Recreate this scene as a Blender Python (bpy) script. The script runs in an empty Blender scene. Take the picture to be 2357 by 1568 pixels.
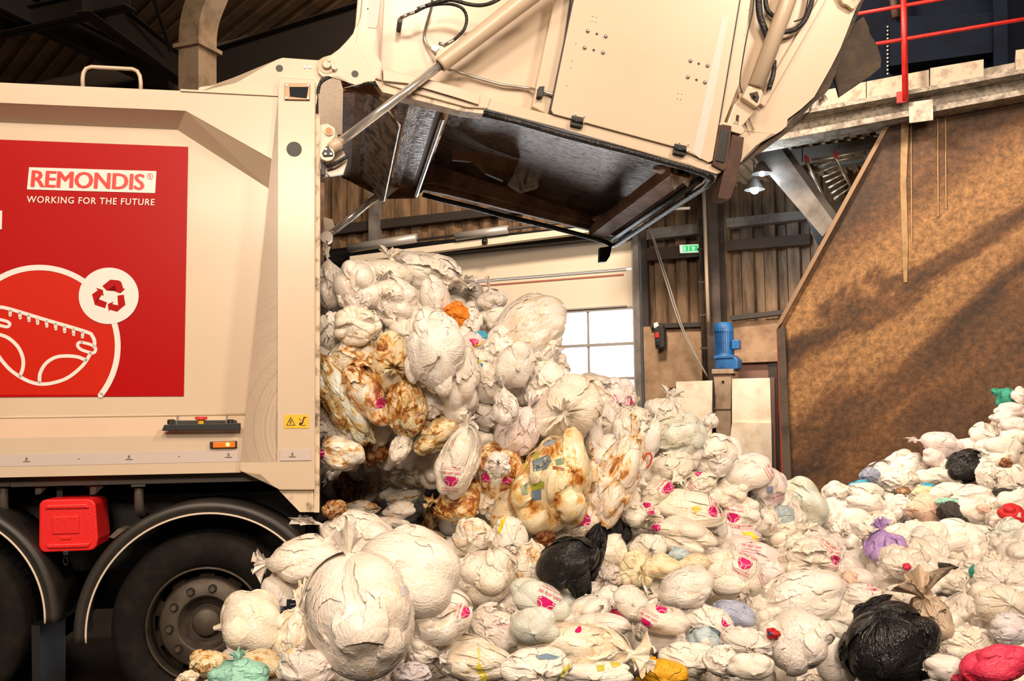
import bpy, bmesh, math, random
import numpy as np
from mathutils import Vector, Matrix, noise
from mathutils.bvhtree import BVHTree
SC = bpy.context.scene
COL = SC.collection
PI = math.pi
random.seed(7)

# ------------------------------------------------------------------ camera, world, lights, exposure
F = 2291.0
CAMPOS = Vector((0, 0, 1.6))
R_cam = (Matrix.Rotation(math.radians(90 + 4.87), 3, 'X') @ Matrix.Rotation(math.radians(-0.70), 3, 'Z'))
cd = bpy.data.cameras.new('camera'); cd.sensor_width = 36.0; cd.lens = F / 2357 * 36.0
cd.clip_start = 0.05; cd.clip_end = 200
cam = bpy.data.objects.new('camera', cd); COL.objects.link(cam)
cam.matrix_world = Matrix.Translation(CAMPOS) @ R_cam.to_4x4()
SC.camera = cam
SC.view_settings.view_transform = 'Standard'; SC.view_settings.look = 'None'
SC.view_settings.gamma = 1; SC.view_settings.use_curve_mapping = False
SC.view_settings.exposure = 0.0
SC.cycles.max_bounces = 6; SC.cycles.adaptive_threshold = .02; SC.cycles.diffuse_bounces = 3; SC.cycles.glossy_bounces = 3; SC.cycles.transmission_bounces = 3; SC.cycles.transparent_max_bounces = 6
SC.cycles.caustics_reflective = False; SC.cycles.caustics_refractive = False
wd = bpy.data.worlds.new('world'); SC.world = wd; wd.use_nodes = True
wb = wd.node_tree.nodes['Background']; wb.inputs[0].default_value = (0.93, 0.97, 1.0, 1); wb.inputs[1].default_value = 9.0

def area(loc, target, size, energy, col, sy=None):
    l = bpy.data.lights.new('hall_or_fill_lamp', 'AREA'); l.energy = energy; l.color = col
    l.shape = 'RECTANGLE'; l.size = size; l.size_y = sy or size
    o = bpy.data.objects.new('hall_or_fill_lamp', l); COL.objects.link(o); o.location = loc
    o.rotation_euler = (Vector(target) - Vector(loc)).to_track_quat('-Z', 'Y').to_euler()
    return o
WARM = (1.0, 0.785, 0.60)
area((-3.6, -3.2, 8.4), (-0.5, 6, 1.5), 1.8, 500, WARM, 1.4)
area((1.5, -3.0, 8.6), (1.5, 6.5, 1.0), 1.8, 690, WARM, 1.4)
area((6.4, 0.5, 8.6), (4.5, 9, 0.5), 1.8, 760, WARM, 1.4)
area((1.2, -9.5, 6.6), (1.5, 6.5, 1.0), 2.6, 900, WARM, 1.6)
area((-1.22, -5.65, 5.5), (-1.0, 6, 2.0), .65, 75, WARM, .16)
area((-4.21, -9.92, 5.5), (-1.5, 6, 2.0), .9, 75, WARM, .2)
area((0.3, 9.2, 8.2), (2.5, 15, 2.5), 1.6, 880, WARM, .8)  # added fill that brightens the far wall and door, no fixture of the hall
area((5.6, 6.6, 8.3), (6.2, 10.5, 2.5), 1.2, 40, WARM, .8)  # weak fill added for the push wall and the far heap

# ------------------------------------------------------------------ pixel ray helpers
def ray(px, py):
    return R_cam @ Vector(((px - 1178.5) / F, -(py - 784.0) / F, -1.0))
def at(px, py, depth):            # depth along the camera axis
    return CAMPOS + ray(px, py) * depth
def hit(px, py, p0, n):
    d = ray(px, py); return CAMPOS + d * ((p0 - CAMPOS).dot(n) / d.dot(n))

# ------------------------------------------------------------------ materials
MATS = {}
def nd(nt, t, **kw):
    n = nt.nodes.new(t)
    for k, v in kw.items():
        if k in n.inputs: n.inputs[k].default_value = v
        else: setattr(n, k, v)
    return n
def mat(name, col, rough=.5, metal=0.0, emit=None, es=1.0, dirt=None, dscale=4.0, damt=(.45, .65), bump=0.0, bscale=60, coat=0.0, stretch=(1, 1, 1), dirt2=None, spec=None):
    if name in MATS: return MATS[name]
    m = bpy.data.materials.new(name); m.use_nodes = True; nt = m.node_tree
    b = nt.nodes['Principled BSDF']; L = nt.links
    b.inputs['Base Color'].default_value = (*col, 1); b.inputs['Roughness'].default_value = rough
    b.inputs['Metallic'].default_value = metal; b.inputs['Coat Weight'].default_value = coat; b.inputs['Coat Roughness'].default_value = .16
    if spec is not None: b.inputs['Specular IOR Level'].default_value = spec
    if emit: b.inputs['Emission Color'].default_value = (*emit, 1); b.inputs['Emission Strength'].default_value = es
    if dirt or bump:
        tc = nd(nt, 'ShaderNodeTexCoord'); mp = nd(nt, 'ShaderNodeMapping'); mp.inputs['Scale'].default_value = stretch
        L.new(tc.outputs['Object'], mp.inputs['Vector'])
    if dirt:
        n = nd(nt, 'ShaderNodeTexNoise', Scale=dscale, Detail=8.0, Roughness=.65); L.new(mp.outputs[0], n.inputs['Vector'])
        r = nd(nt, 'ShaderNodeMapRange'); r.inputs[1].default_value = damt[0]; r.inputs[2].default_value = damt[1]; L.new(n.outputs[0], r.inputs[0])
        mx = nd(nt, 'ShaderNodeMix', data_type='RGBA'); mx.inputs[6].default_value = (*col, 1); mx.inputs[7].default_value = (*dirt, 1)
        L.new(r.outputs[0], mx.inputs[0]); out = mx.outputs[2]
        if dirt2:
            n2 = nd(nt, 'ShaderNodeTexNoise', Scale=dscale * 3.7, Detail=6.0, Roughness=.7); L.new(mp.outputs[0], n2.inputs['Vector'])
            r2 = nd(nt, 'ShaderNodeMapRange'); r2.inputs[1].default_value = .5; r2.inputs[2].default_value = .68; L.new(n2.outputs[0], r2.inputs[0])
            m2 = nd(nt, 'ShaderNodeMix', data_type='RGBA'); m2.inputs[7].default_value = (*dirt2, 1); L.new(out, m2.inputs[6]); L.new(r2.outputs[0], m2.inputs[0]); out = m2.outputs[2]
        L.new(out, b.inputs['Base Color'])
    if bump:
        n = nd(nt, 'ShaderNodeTexNoise', Scale=bscale, Detail=4.0); L.new(mp.outputs[0], n.inputs['Vector'])
        bp = nd(nt, 'ShaderNodeBump', Strength=bump, Distance=.02); L.new(n.outputs[0], bp.inputs['Height']); L.new(bp.outputs[0], b.inputs['Normal'])
    MATS[name] = m; return m
cream = mat('cream_paint', (.655, .53, .395), .34, coat=.2, dirt=(.58, .465, .34), dscale=2.2, damt=(.5, .95))
cream_dirty = mat('cream_paint_dirty', (.70, .58, .42), .45, dirt=(.10, .055, .03), dscale=9, damt=(.5, .66))
white = mat('sticker_white', (.82, .78, .74), .35)
red = mat('banner_red', (.42, .002, .003), .32, spec=.12)
red2 = mat('emblem_red', (.56, .018, .006), .32, spec=.12)
redplastic = mat('red_plastic', (.75, .012, .012), .4, bump=.1, bscale=90)
black = mat('black_paint', (.006, .006, .006), .45)
rubber = mat('tyre_rubber', (.006, .0045, .0035), .85, spec=.25, dirt=(.016, .013, .010), dscale=6)
plastic_dk = mat('dark_plastic', (.020, .018, .016), .45, dirt=(.04, .033, .027), dscale=3)
hubm = mat('dusty_hub_steel', (.085, .068, .05), .55, metal=.3, dirt=(.045, .035, .027), dscale=9)
chrome = mat('chrome', (.9, .87, .84), .2, metal=.75)
steel = mat('steel', (.42, .39, .36), .3, metal=.9)
zinc = mat('zinc_pipe', (.5, .47, .42), .35, metal=.8)
hopper = mat('worn_hopper_steel', (.60, .56, .54), .22, metal=.85, dirt=(.20, .10, .05), dscale=5, damt=(.54, .7), bump=.18, bscale=22, stretch=(1, 2, 3), dirt2=(.025, .014, .009))
hopper_brown = mat('brown_hopper_steel', (.36, .20, .115), .5, metal=.1, dirt=(.14, .07, .035), dscale=4, damt=(.4, .6), bump=.3, bscale=30)
dirtysteel = mat('smeared_plate', (.66, .60, .54), .35, metal=.25, dirt=(.05, .028, .015), dscale=7, damt=(.47, .6), bump=.3, bscale=30, stretch=(3, 1, 1), dirt2=(.22, .16, .11))
rust = mat('rusty_steel', (.06, .028, .018), .7, dirt=(.10, .05, .03), dscale=8)
rubberflap = mat('brown_rubber', (.045, .032, .022), .75, dirt=(.09, .06, .035), dscale=6, bump=.3)
sealm = mat('rubber_seal', (.012, .012, .013), .3, bump=.5, bscale=70)
railgrey = mat('chassis_grey', (.10, .085, .07), .5)
tape = mat('reflective_tape', (.60, .52, .48), .35)
yellow = mat('sticker_yellow', (.85, .52, .02), .4)
amber = mat('amber_lens', (.75, .16, .01), .25, emit=(1, .2, .01), es=.25)
amberglow = mat('amber_glow', (1, .5, .1), .3, emit=(1, .42, .06), es=9)
# ------------------------------------------------------------------ mesh helpers
def link(name, me, m=None, parent=None, smooth=False):
    if m is not None: me.materials.append(m)
    if smooth:
        for p in me.polygons: p.use_smooth = True
    o = bpy.data.objects.new(name, me); COL.objects.link(o)
    if parent is not None: o.parent = parent
    return o
def bmo(name, bm, m=None, parent=None, smooth=False, bevel=0.0, seg=2):
    bmesh.ops.recalc_face_normals(bm, faces=bm.faces)
    if bevel:
        es = [e for e in bm.edges if len(e.link_faces) == 2 and e.calc_face_angle(0) > .6]
        if es: bmesh.ops.bevel(bm, geom=es, offset=bevel, segments=seg, affect='EDGES', profile=.6)
    me = bpy.data.meshes.new(name); bm.to_mesh(me); bm.free()
    return link(name, me, m, parent, smooth)
def tag(o, label=None, cat=None, group=None, kind=None):
    if label: o['label'] = label
    if cat: o['category'] = cat
    if group: o['group'] = group
    if kind: o['kind'] = kind
    return o
def empty(name, M=None, loc=None, label=None, cat=None, group=None):
    o = bpy.data.objects.new(name, None); COL.objects.link(o)
    if M is not None: o.matrix_world = M
    if loc is not None: o.location = loc
    return tag(o, label, cat, group)
def add_prism(bm, front, back):
    a = [bm.verts.new(p) for p in front]; b = [bm.verts.new(p) for p in back]; n = len(a)
    f1 = bm.faces.new(a); f2 = bm.faces.new(b[::-1])
    for i in range(n): bm.faces.new((a[(i + 1) % n], a[i], b[i], b[(i + 1) % n]))
    if n > 4: bmesh.ops.triangulate(bm, faces=[f1, f2])
def add_box(bm, lo, hi):
    x0, y0, z0 = lo; x1, y1, z1 = hi
    add_prism(bm, [(x0, y0, z0), (x1, y0, z0), (x1, y0, z1), (x0, y0, z1)], [(x0, y1, z0), (x1, y1, z0), (x1, y1, z1), (x0, y1, z1)])
def add_tube(bm, pts, r, seg=12, caps=True, closed=False):
    pts = [Vector(p) for p in pts]; n = len(pts); rs = r if isinstance(r, (list, tuple)) else [r] * n
    rings = []; prev = None
    for i, p in enumerate(pts):
        t = (pts[min(i + 1, n - 1)] - pts[max(i - 1, 0)]).normalized()
        if prev is None:
            a = t.orthogonal().normalized()
        else:
            a = (prev - t * prev.dot(t)).normalized()
        prev = a; b = t.cross(a)
        rings.append([bm.verts.new(p + (a * math.cos(k * 2 * PI / seg) + b * math.sin(k * 2 * PI / seg)) * rs[i]) for k in range(seg)])
    for i in range(n - 1):
        for k in range(seg):
            bm.faces.new((rings[i][k], rings[i][(k + 1) % seg], rings[i + 1][(k + 1) % seg], rings[i + 1][k]))
    if caps: bm.faces.new(rings[0][::-1]); bm.faces.new(rings[-1])
def bez(pts, n=8):                 # Catmull-Rom through points
    P = [Vector(p) for p in pts]; P = [P[0] * 2 - P[1]] + P + [P[-1] * 2 - P[-2]]; out = []
    for i in range(1, len(P) - 2):
        for k in range(n):
            t = k / n; a, b, c, d = P[i - 1:i + 3]
            out.append(.5 * ((2 * b) + (c - a) * t + (2 * a - 5 * b + 4 * c - d) * t * t + (3 * b - a - 3 * c + d) * t ** 3))
    out.append(P[-2]); return out
def add_lathe(bm, prof, c, ax, seg=48, arc=None):   # prof: (radius, along axis)
    c = Vector(c); ax = Vector(ax).normalized(); a = ax.orthogonal().normalized(); b = ax.cross(a)
    rings = []
    for r, h in prof:
        rings.append([bm.verts.new(c + ax * h + (a * math.cos(k * 2 * PI / seg) + b * math.sin(k * 2 * PI / seg)) * max(r, 1e-4)) for k in range(seg)])
    for i in range(len(prof) - 1):
        for k in range(seg):
            bm.faces.new((rings[i][k], rings[i][(k + 1) % seg], rings[i + 1][(k + 1) % seg], rings[i + 1][k]))

# ------------------------------------------------------------------ truck frame: u along the side, v into the truck, w up
PSI = math.radians(10.0)
_g = at(465, 1430, 5.59); TO = Vector((_g.x, _g.y, 0))
TU = Vector((math.cos(PSI), math.sin(PSI), 0)); TV = Vector((-math.sin(PSI), math.cos(PSI), 0)); TW = Vector((0, 0, 1))
TM = Matrix(((TU.x, TV.x, 0, TO.x), (TU.y, TV.y, 0, TO.y), (0, 0, 1, 0), (0, 0, 0, 1)))
def T(px, py, v=0.0):
    p = hit(px, py, TO + TV * v, TV) - TO
    return Vector((p.dot(TU), p.dot(TV), p.z))
PXM = 1 / 410.0                     # metres per pixel on the truck side
def tprism(name, pts, v0, v1, m, parent, bevel=0.0, seg=2, smooth=False):
    f = [T(x, y, v0) for x, y in pts]; bm = bmesh.new()
    add_prism(bm, f, [(p.x, v1, p.z) for p in f]); return bmo(name, bm, m, parent, smooth, bevel, seg)
def tfaces(name, faces, m, parent, smooth=False):
    bm = bmesh.new(); cache = {}
    for f in faces:
        vs = []
        for q in f:
            if q not in cache: cache[q] = bm.verts.new(T(*q))
            vs.append(cache[q])
        bm.faces.new(vs)
    me = bpy.data.meshes.new(name); bmesh.ops.recalc_face_normals(bm, faces=bm.faces); bm.to_mesh(me); bm.free()
    return link(name, me, m, parent, smooth)
def ttube(name, pts, r, m, parent, seg=14, curve=False):
    P = [T(*p) for p in pts]
    if curve: P = bez(P)
    bm = bmesh.new(); add_tube(bm, P, r, seg); return bmo(name, bm, m, parent, True)
def tcyl(name, px, py, v0, v1, r, m, parent, seg=32):
    a = T(px, py, v0); bm = bmesh.new(); add_tube(bm, [a, (a.x, v1, a.z)], r, seg); return bmo(name, bm, m, parent)
def stroke(bm, pts, w, v, closed=False):
    P = [T(x, y, v) for x, y in pts]
    P = [p for p in bez(P, 6)] if len(P) > 2 else P
    w = w * PXM / 2; L = []; R = []
    for i, p in enumerate(P):
        if closed: t = P[(i + 1) % (len(P) - 1)] - P[i - 1 if i else -2]
        else: t = P[min(i + 1, len(P) - 1)] - P[max(i - 1, 0)]
        n = Vector((-t.z, 0, t.x)).normalized() * w
        L.append(bm.verts.new(p + n)); R.append(bm.verts.new(p - n))
    for i in range(len(P) - 1): bm.faces.new((L[i], R[i], R[i + 1], L[i + 1]))
    for p in (() if closed else (P[0], P[-1])): disc(bm, p, w, 12)
def disc(bm, p, r, seg=32, ang=0):
    bm.faces.new([bm.verts.new(p + Vector((math.cos(ang + k * 2 * PI / seg) * r, 0, math.sin(ang + k * 2 * PI / seg) * r))) for k in range(seg)])
def text_mesh(body, offset=0.0, space=1.0):
    c = bpy.data.curves.new('t', 'FONT'); c.body = body; c.offset = offset; c.space_character = space; c.resolution_u = 3
    o = bpy.data.objects.new('t', c); COL.objects.link(o)
    dg = bpy.context.evaluated_depsgraph_get(); dg.update()
    me = bpy.data.meshes.new_from_object(o.evaluated_get(dg)); bpy.data.objects.remove(o); bpy.data.curves.remove(c)
    V = np.array([v.co[:2] for v in me.vertices]); Fc = [tuple(p.vertices) for p in me.polygons]; bpy.data.meshes.remove(me)
    V -= V.min(0); V /= V.max(0); return V, Fc
def ttext(name, body, corners, v, m, parent, offset=0.0, space=1.0):   # corners px: bl, br, tr, tl
    V, Fc = text_mesh(body, offset, space); bl, br, tr, tl = [T(x, y, v) for x, y in corners]
    me = bpy.data.meshes.new(name)
    me.from_pydata([tuple((bl * (1 - a) + br * a) * (1 - b) + (tl * (1 - a) + tr * a) * b) for a, b in V], [], Fc); me.update()
    return link(name, me, m, parent)

# ------------------------------------------------------------------ THE TRUCK
truck = empty('garbage_truck', M=TM, label='cream garbage truck with a red banner, tailgate raised, emptying bags onto the heap', cat='truck')
# body side
PV = .13
O1, O2, O3, O4 = (-500, 215, 0.), (427, 255, 0.), (641, 375, 0.), (641, 893, 0.)
I1, I2, I3, I4 = (-500, 261, PV), (408, 299, PV), (618, 434, PV), (612, 893, PV)
I5, I6 = (567, 954, PV), (-500, 968, PV)
L1, L2 = (-500, 1016, 0.), (641, 999, 0.)
side = tfaces('body_side', [(I1, I2, I3, I4, I5, I6), (O1, O2, I2, I1), (O2, O3, I3, I2), (O3, O4, I4, I3), (O4, I5, I4), (I6, I5, L2, L1), (I5, O4, L2)], cream, truck)
tprism('top_rail', [(-500, 166), (415, 210), (641, 222), (641, 375), (427, 255), (-500, 215)], -.002, .10, cream, truck)
tprism('roof', [(-500, 168), (640, 219), (640, 228), (-500, 178)], .05, 2.45, cream, truck)
tprism('top_ledge', [(415, 205), (640, 216), (640, 221), (415, 209.5)], -.012, .2, cream, truck)
sill = tprism('lower_sill', [(-500, 1016), (641, 999), (641, 1068), (552, 1088), (-500, 1110)], -.004, .25, cream, truck)
bm = bmesh.new(); a = T(-2, 961, PV - .008); b = T(567, 953, PV - .008); add_tube(bm, [T(-500, 968, PV - .006), a, b], .007, 8); bmo('weld_bead', bm, cream, side, True)
bm = bmesh.new(); add_tube(bm, [T(567, 953, PV - .01), T(639, 894, 0.0)], .006, 8); bmo('weld_bead', bm, cream, side, True)
# tape
tp = tprism('reflective_tape', [(-500, 1057), (631, 1034), (632, 1061), (-500, 1085)], -.006, -.003, tape, truck)
tprism('reflective_tape', [(645, 1036), (716, 1034), (717, 1060), (645, 1061)], -.036, -.032, tape, truck)
bm = bmesh.new()
for px, py, v in ((61, 1059, -.0085), (297, 1054, -.0085), (526, 1049, -.0085), (673, 1048, -.0385)):
    disc(bm, T(px, py - 4, v), .009, 3, PI / 2); disc(bm, T(px, py - 1, v), .009, 3, PI / 2)
    for k in range(3): add_prism(bm, [T(px - 8, py + 3 + k * .0, v), T(px + 8, py + 3, v), T(px + 8, py + 4.5, v), T(px - 8, py + 4.5, v)], [T(px - 8, py + 3, v + .001), T(px + 8, py + 3, v + .001), T(px + 8, py + 4.5, v + .001), T(px - 8, py + 4.5, v + .001)])
for px, py in ((181, 1056), (412, 1051)): add_prism(bm, [T(px - 2, py - 1, -.0085), T(px + 2, py - 1, -.0085), T(px + 2, py + 1, -.0085), T(px - 2, py + 1, -.0085)], [T(px - 2, py - 1, -.0075), T(px + 2, py - 1, -.0075), T(px + 2, py + 1, -.0075), T(px - 2, py + 1, -.0075)])
bmo('tape_mark', bm, mat('faint_grey', (.22, .19, .18), .6), tp)
# rear post
post = tprism('rear_post', [(643, 181), (650, 177), (721, 182), (726, 190), (725, 1128), (643, 1128), (601, 1090), (551, 1083), (552, 1067), (641, 1067)], -.03, .12, cream, truck, .006, 2)
tprism('post_return', [(724, 262), (737, 262), (735, 1180), (723, 1180)], -.005, .22, cream_dirty, truck)
tprism('bracket', [(641, 1128), (722, 1128), (723, 1179), (690, 1179)], .0, .06, cream_dirty, truck)
cl = tprism('camera_cover', [(655, 192), (714, 192), (713, 230), (655, 229)], -.042, -.03, mat('bronze_plate', (.22, .12, .07), .35, metal=.7), truck, .002)
tprism('lens_window', [(666, 200), (710, 200), (706, 226), (667, 222)], -.045, -.04, mat('dark_glass', (.02, .025, .035), .08), cl)
for x, y in ((660, 196), (710, 196), (659, 225), (709, 226)): tcyl('screw', x, y, -.048, -.04, .006, steel, cl, 10)
tcyl('round_plug', 677, 343, -.034, -.028, .044, black, truck, 40)
gus = tprism('hinge_gusset', [(457, 212), (457, 203), (462, 200), (545, 190), (636, 138), (650, 133), (733, 139), (752, 160), (735, 186), (728, 240), (640, 240), (640, 222)], .012, .05, cream, truck)
tcyl('gusset_hole', 643, 157, .009, .013, .021, black, gus)
for x in (702, 714): tcyl('rivet', x, 154, .006, .013, .008, steel, gus, 10)
# grab handle
ttube('grab_handle', [(191, 206, .02), (190, 182, .02), (192, 168, .02), (198, 158, .02), (210, 154, .02), (305, 159, .02), (316, 164, .02), (322, 175, .02), (324, 190, .02), (324, 212, .02)], .0115, cream, truck)
# control strip with emergency stop
cs = tprism('control_strip', [(372, 992), (378, 978), (552, 974), (552, 990)], -.06, .0, black, truck, .003)
tprism('strip_body', [(384, 984), (394, 968), (542, 967), (548, 983)], -.045, .02, plastic_dk, cs, .003)
def knobz(name, px, py, v, r, h, m, par, taper=1.0):
    p = T(px, py, v); bm = bmesh.new(); add_lathe(bm, [(0, h), (r * taper * .9, h), (r * taper, h * .92), (r, 0), (0, 0)], p, (0, 0, 1), 24); return bmo(name, bm, m, par)
for x in (394, 531):
    knobz('black_knob', x, 977, -.03, .022, .026, plastic_dk, cs); knobz('knob_cap', x, 968, -.03, .014, .006, black, cs)
for x in (406, 520): tprism('divider_plate', [(x, 982), (x + 1.5, 982), (x + 1.5, 956), (x, 958)], -.05, .03, steel, cs)
knobz('button_collar', 463, 978, -.03, .022, .03, mat('collar_yellow', (.7, .42, .02), .4), cs)
knobz('emergency_button', 463, 966, -.03, .034, .016, mat('button_red', (.8, .05, .04), .4), cs)
# marker lamp
ml = tprism('marker_lamp', [(483, 1017), (545, 1015), (545, 1031), (483, 1032)], -.022, -.004, black, truck, .002)
tprism('amber_lens', [(490, 1018), (541, 1016.5), (541, 1030), (490, 1031)], -.03, -.02, amber, ml, .004)
tcyl('lit_bulb', 524, 1023.5, -.034, -.03, .010, amberglow, ml, 16)
# warning sticker
ws = tprism('warning_sticker', [(654, 955), (711, 955), (711, 986), (654, 986)], -.0335, -.0305, yellow, truck)
bm = bmesh.new(); stroke(bm, [(669, 961), (660, 979)], 1.4, -.035); stroke(bm, [(669, 961), (679, 979)], 1.4, -.035); stroke(bm, [(660, 979), (679, 979)], 1.4, -.035)
stroke(bm, [(666, 969), (670, 974)], 1.6, -.035); stroke(bm, [(672, 968), (667, 976)], 1.2, -.035); disc(bm, T(669, 967, -.035), .0035, 10)
stroke(bm, [(705, 961), (700, 961)], 2, -.035); stroke(bm, [(700, 961), (696, 974)], 3, -.035); disc(bm, T(692, 976, -.035), .009, 16); stroke(bm, [(688, 963), (693, 969)], 1.2, -.035); stroke(bm, [(696, 980), (703, 979)], 1.4, -.035)
bmo('warning_symbols', bm, black, ws)
# --- banner
BV = PV - .006
ban = tprism('red_banner', [(-500, 302), (433, 338), (423, 912), (-500, 917)], BV, BV + .004, red, truck)
bm = bmesh.new(); cx, cy, R0 = 90, 797, 181
e = BV - .001
bm2 = bmesh.new(); _p = [(cx + R0 * math.cos(k * 2 * PI / 160), cy + R0 * math.sin(k * 2 * PI / 160)) for k in range(160)]
_p = [q for q in _p if q[1] < 911]; bmesh.ops.triangulate(bm2, faces=[bm2.faces.new([bm2.verts.new(T(x, y, e)) for x, y in _p])])
bmo('emblem_disc', bm2, red2, ban)
e = BV - .003
ringpts = []
for k in range(0, 61):
    a = math.radians(-38.5 + k * (190 + 38 + 20) / 60); x, y = cx + R0 * math.cos(a), cy - R0 * 1.0 * math.sin(a)
    if y <= 911: ringpts.append((x, y))
stroke(bm, ringpts + [], 13, e)
def zc(*p): return [(x / 3.136, 480 + y / 3.136) for x, y in p]
for pts, w in ((zc((-60, 760), (-15, 725), (40, 718), (330, 804), (620, 890), (665, 920), (682, 960), (680, 1000)), 8),
               (zc((590, 965), (660, 985), (690, 1010), (680, 1040), (650, 1040), (585, 1018), (560, 990), (568, 970), (590, 965)), 7),
               (zc((-60, 790), (40, 812), (70, 832), (60, 852), (30, 852), (-50, 830)), 7),
               (zc((655, 1045), (600, 1130), (500, 1215), (400, 1255), (290, 1268), (190, 1240), (80, 1170), (0, 1080), (-60, 980)), 8),
               (zc((-20, 905), (60, 935), (130, 1000), (165, 1080), (165, 1150), (145, 1210)), 8),
               (zc((285, 1255), (290, 1190), (330, 1120), (400, 1075), (480, 1065), (560, 1072), (620, 1095)), 8)): stroke(bm, pts, w, e)
for a, b in (((75, 740), (73, 770)), ((142, 755), (146, 790)), ((207, 775), (210, 810)), ((270, 800), (272, 830)), ((335, 818), (338, 850)), ((400, 838), (403, 870)), ((465, 855), (467, 890)), ((530, 875), (532, 910)), ((598, 895), (595, 928))):
    stroke(bm, zc(a, b), 7, e)
bmo('diaper_emblem', bm, white, ban)
bm = bmesh.new(); disc(bm, T(250.5, 681, BV - .005), 67.5 * PXM, 64); bmo('white_disc', bm, white, ban)
bm = bmesh.new()
for poly in (((738, 560), (797, 513), (855, 519), (875, 530), (890, 578), (905, 580), (868, 612), (820, 595), (842, 590), (830, 552), (770, 592)),
             ((692, 572), (742, 588), (748, 635), (735, 622), (702, 650), (772, 678), (758, 720), (685, 695), (664, 620), (706, 590)),
             ((848, 629), (893, 622), (905, 695), (845, 745), (792, 730), (785, 745), (778, 690), (820, 672), (810, 690), (852, 700))):
    f = bm.faces.new([bm.verts.new(T(x, y, BV - .007)) for x, y in zc(*poly)]); bmesh.ops.triangulate(bm, faces=[f])
bmo('recycling_arrows', bm, red, ban)
tprism('name_plate', [(62, 436), (357, 444.5), (360, 394), (67, 385)], BV - .003, BV - .001, white, ban)
red3 = mat('letter_red', (.74, .02, .012), .3)
_V, _Fc = text_mesh('REMONDIS', 0.0, .98); _bl, _br, _tr, _tl = [T(x, y, BV - .005) for x, y in ((72, 430), (330, 437), (332, 401), (75, 392))]; _P = []; _Q = []
for k, (dx, dy) in enumerate(((-.0075, 0), (-.0045, .012), (-.0015, -.012), (.0015, .012), (.0045, -.012), (.0075, 0))):
    _Q += [tuple(i + len(_P) for i in f) for f in _Fc]; _P += [tuple((_bl * (1 - a - dx) + _br * (a + dx)) * (1 - b - dy) + (_tl * (1 - a - dx) + _tr * (a + dx)) * (b + dy) + Vector((0, -.0002 * k, 0))) for a, b in _V]
me = bpy.data.meshes.new('lettering'); me.from_pydata(_P, [], _Q); me.update(); link('lettering', me, red3, ban)
bm = bmesh.new(); stroke(bm, [(345.5 + 6.5 * math.cos(k * PI / 8), 406 + 6.5 * math.sin(k * PI / 8)) for k in range(17)], 1.2, BV - .005, True); bmo('registered_ring', bm, red3, ban)
ttext('registered_letter', 'R', [(343, 410), (348.5, 410), (348.5, 402), (343, 402)], BV - .005, red3, ban, .02)
ttext('lettering', 'WORKING FOR THE FUTURE', [(61, 466.5), (355, 473), (356.5, 458), (62, 451)], BV - .005, white, ban, .008, 1.12)
tprism('lettering', [(-12, 484), (5, 485), (4, 528), (-12, 528)], BV - .005, BV - .003, white, ban)
# --- underside
tprism('chassis_rail', [(-500, 1110), (-500, 1132), (0, 1122), (625, 1107), (600, 1088), (552, 1087)], .1, .2, railgrey, truck)
bm = bmesh.new()
lo = T(-500, 1130, .55); hi = T(735, 1240, .55)
add_box(bm, (T(-500, 1200, .6).x, .6, .75), (T(700, 1200, .6).x, .75, 1.2)); add_box(bm, (T(-500, 1200, .6).x, 1.7, .75), (T(700, 1200, .6).x, 1.85, 1.2))
bmo('chassis_frame', bm, black, truck)
bm = bmesh.new(); z0 = T(0, 1100, .2).z; add_box(bm, (T(-500, 1100, .2).x, .22, z0 - .02), (T(733, 1000, .2).x, 2.4, z0 + .04)); bmo('body_floor', bm, rust, truck)
bm = bmesh.new(); add_box(bm, (T(-500, 1100, .2).x, 2.36, z0), (T(733, 1000, .2).x, 2.45, T(700, 225, .2).z)); bmo('far_wall', bm, hopper_brown, truck)
bm = bmesh.new(); add_box(bm, (T(-20, 1100, .2).x, .2, z0), (T(-10, 1000, .2).x, 2.4, T(700, 225, .2).z)); bmo('ejector_wall', bm, hopper_brown, truck)
for x in (8, 320):
    ttube('bent_pipe', [(x, 1118, .14), (x, 1135, .14), (x, 1165, .15), (x + 3, 1180, .2), (x + 22, 1196, .5)], .026, railgrey, truck)
    tprism('pipe_bracket', [(x - 18, 1116), (x + 14, 1115), (x + 14, 1120), (x - 18, 1121)], .08, .2, railgrey, truck)
for x in (82, 208): tprism('angle_bracket', [(x - (14 if x > 100 else 0), 1118), (x + 30, 1118), (x + 30, 1121), (x + 14, 1121), (x + 12, 1137), (x - 1, 1139), (x - 1, 1121), (x - 14, 1121)], .14, .2, railgrey, truck)
for x in (130, 212): tprism('box_hanger', [(x, 1120), (x + 14, 1120), (x + 14, 1160), (x, 1160)], .2, .24, black, truck)
tprism('step_plate', [(250, 1237), (272, 1217), (290, 1218), (262, 1240)], .12, .3, railgrey, truck)
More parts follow.
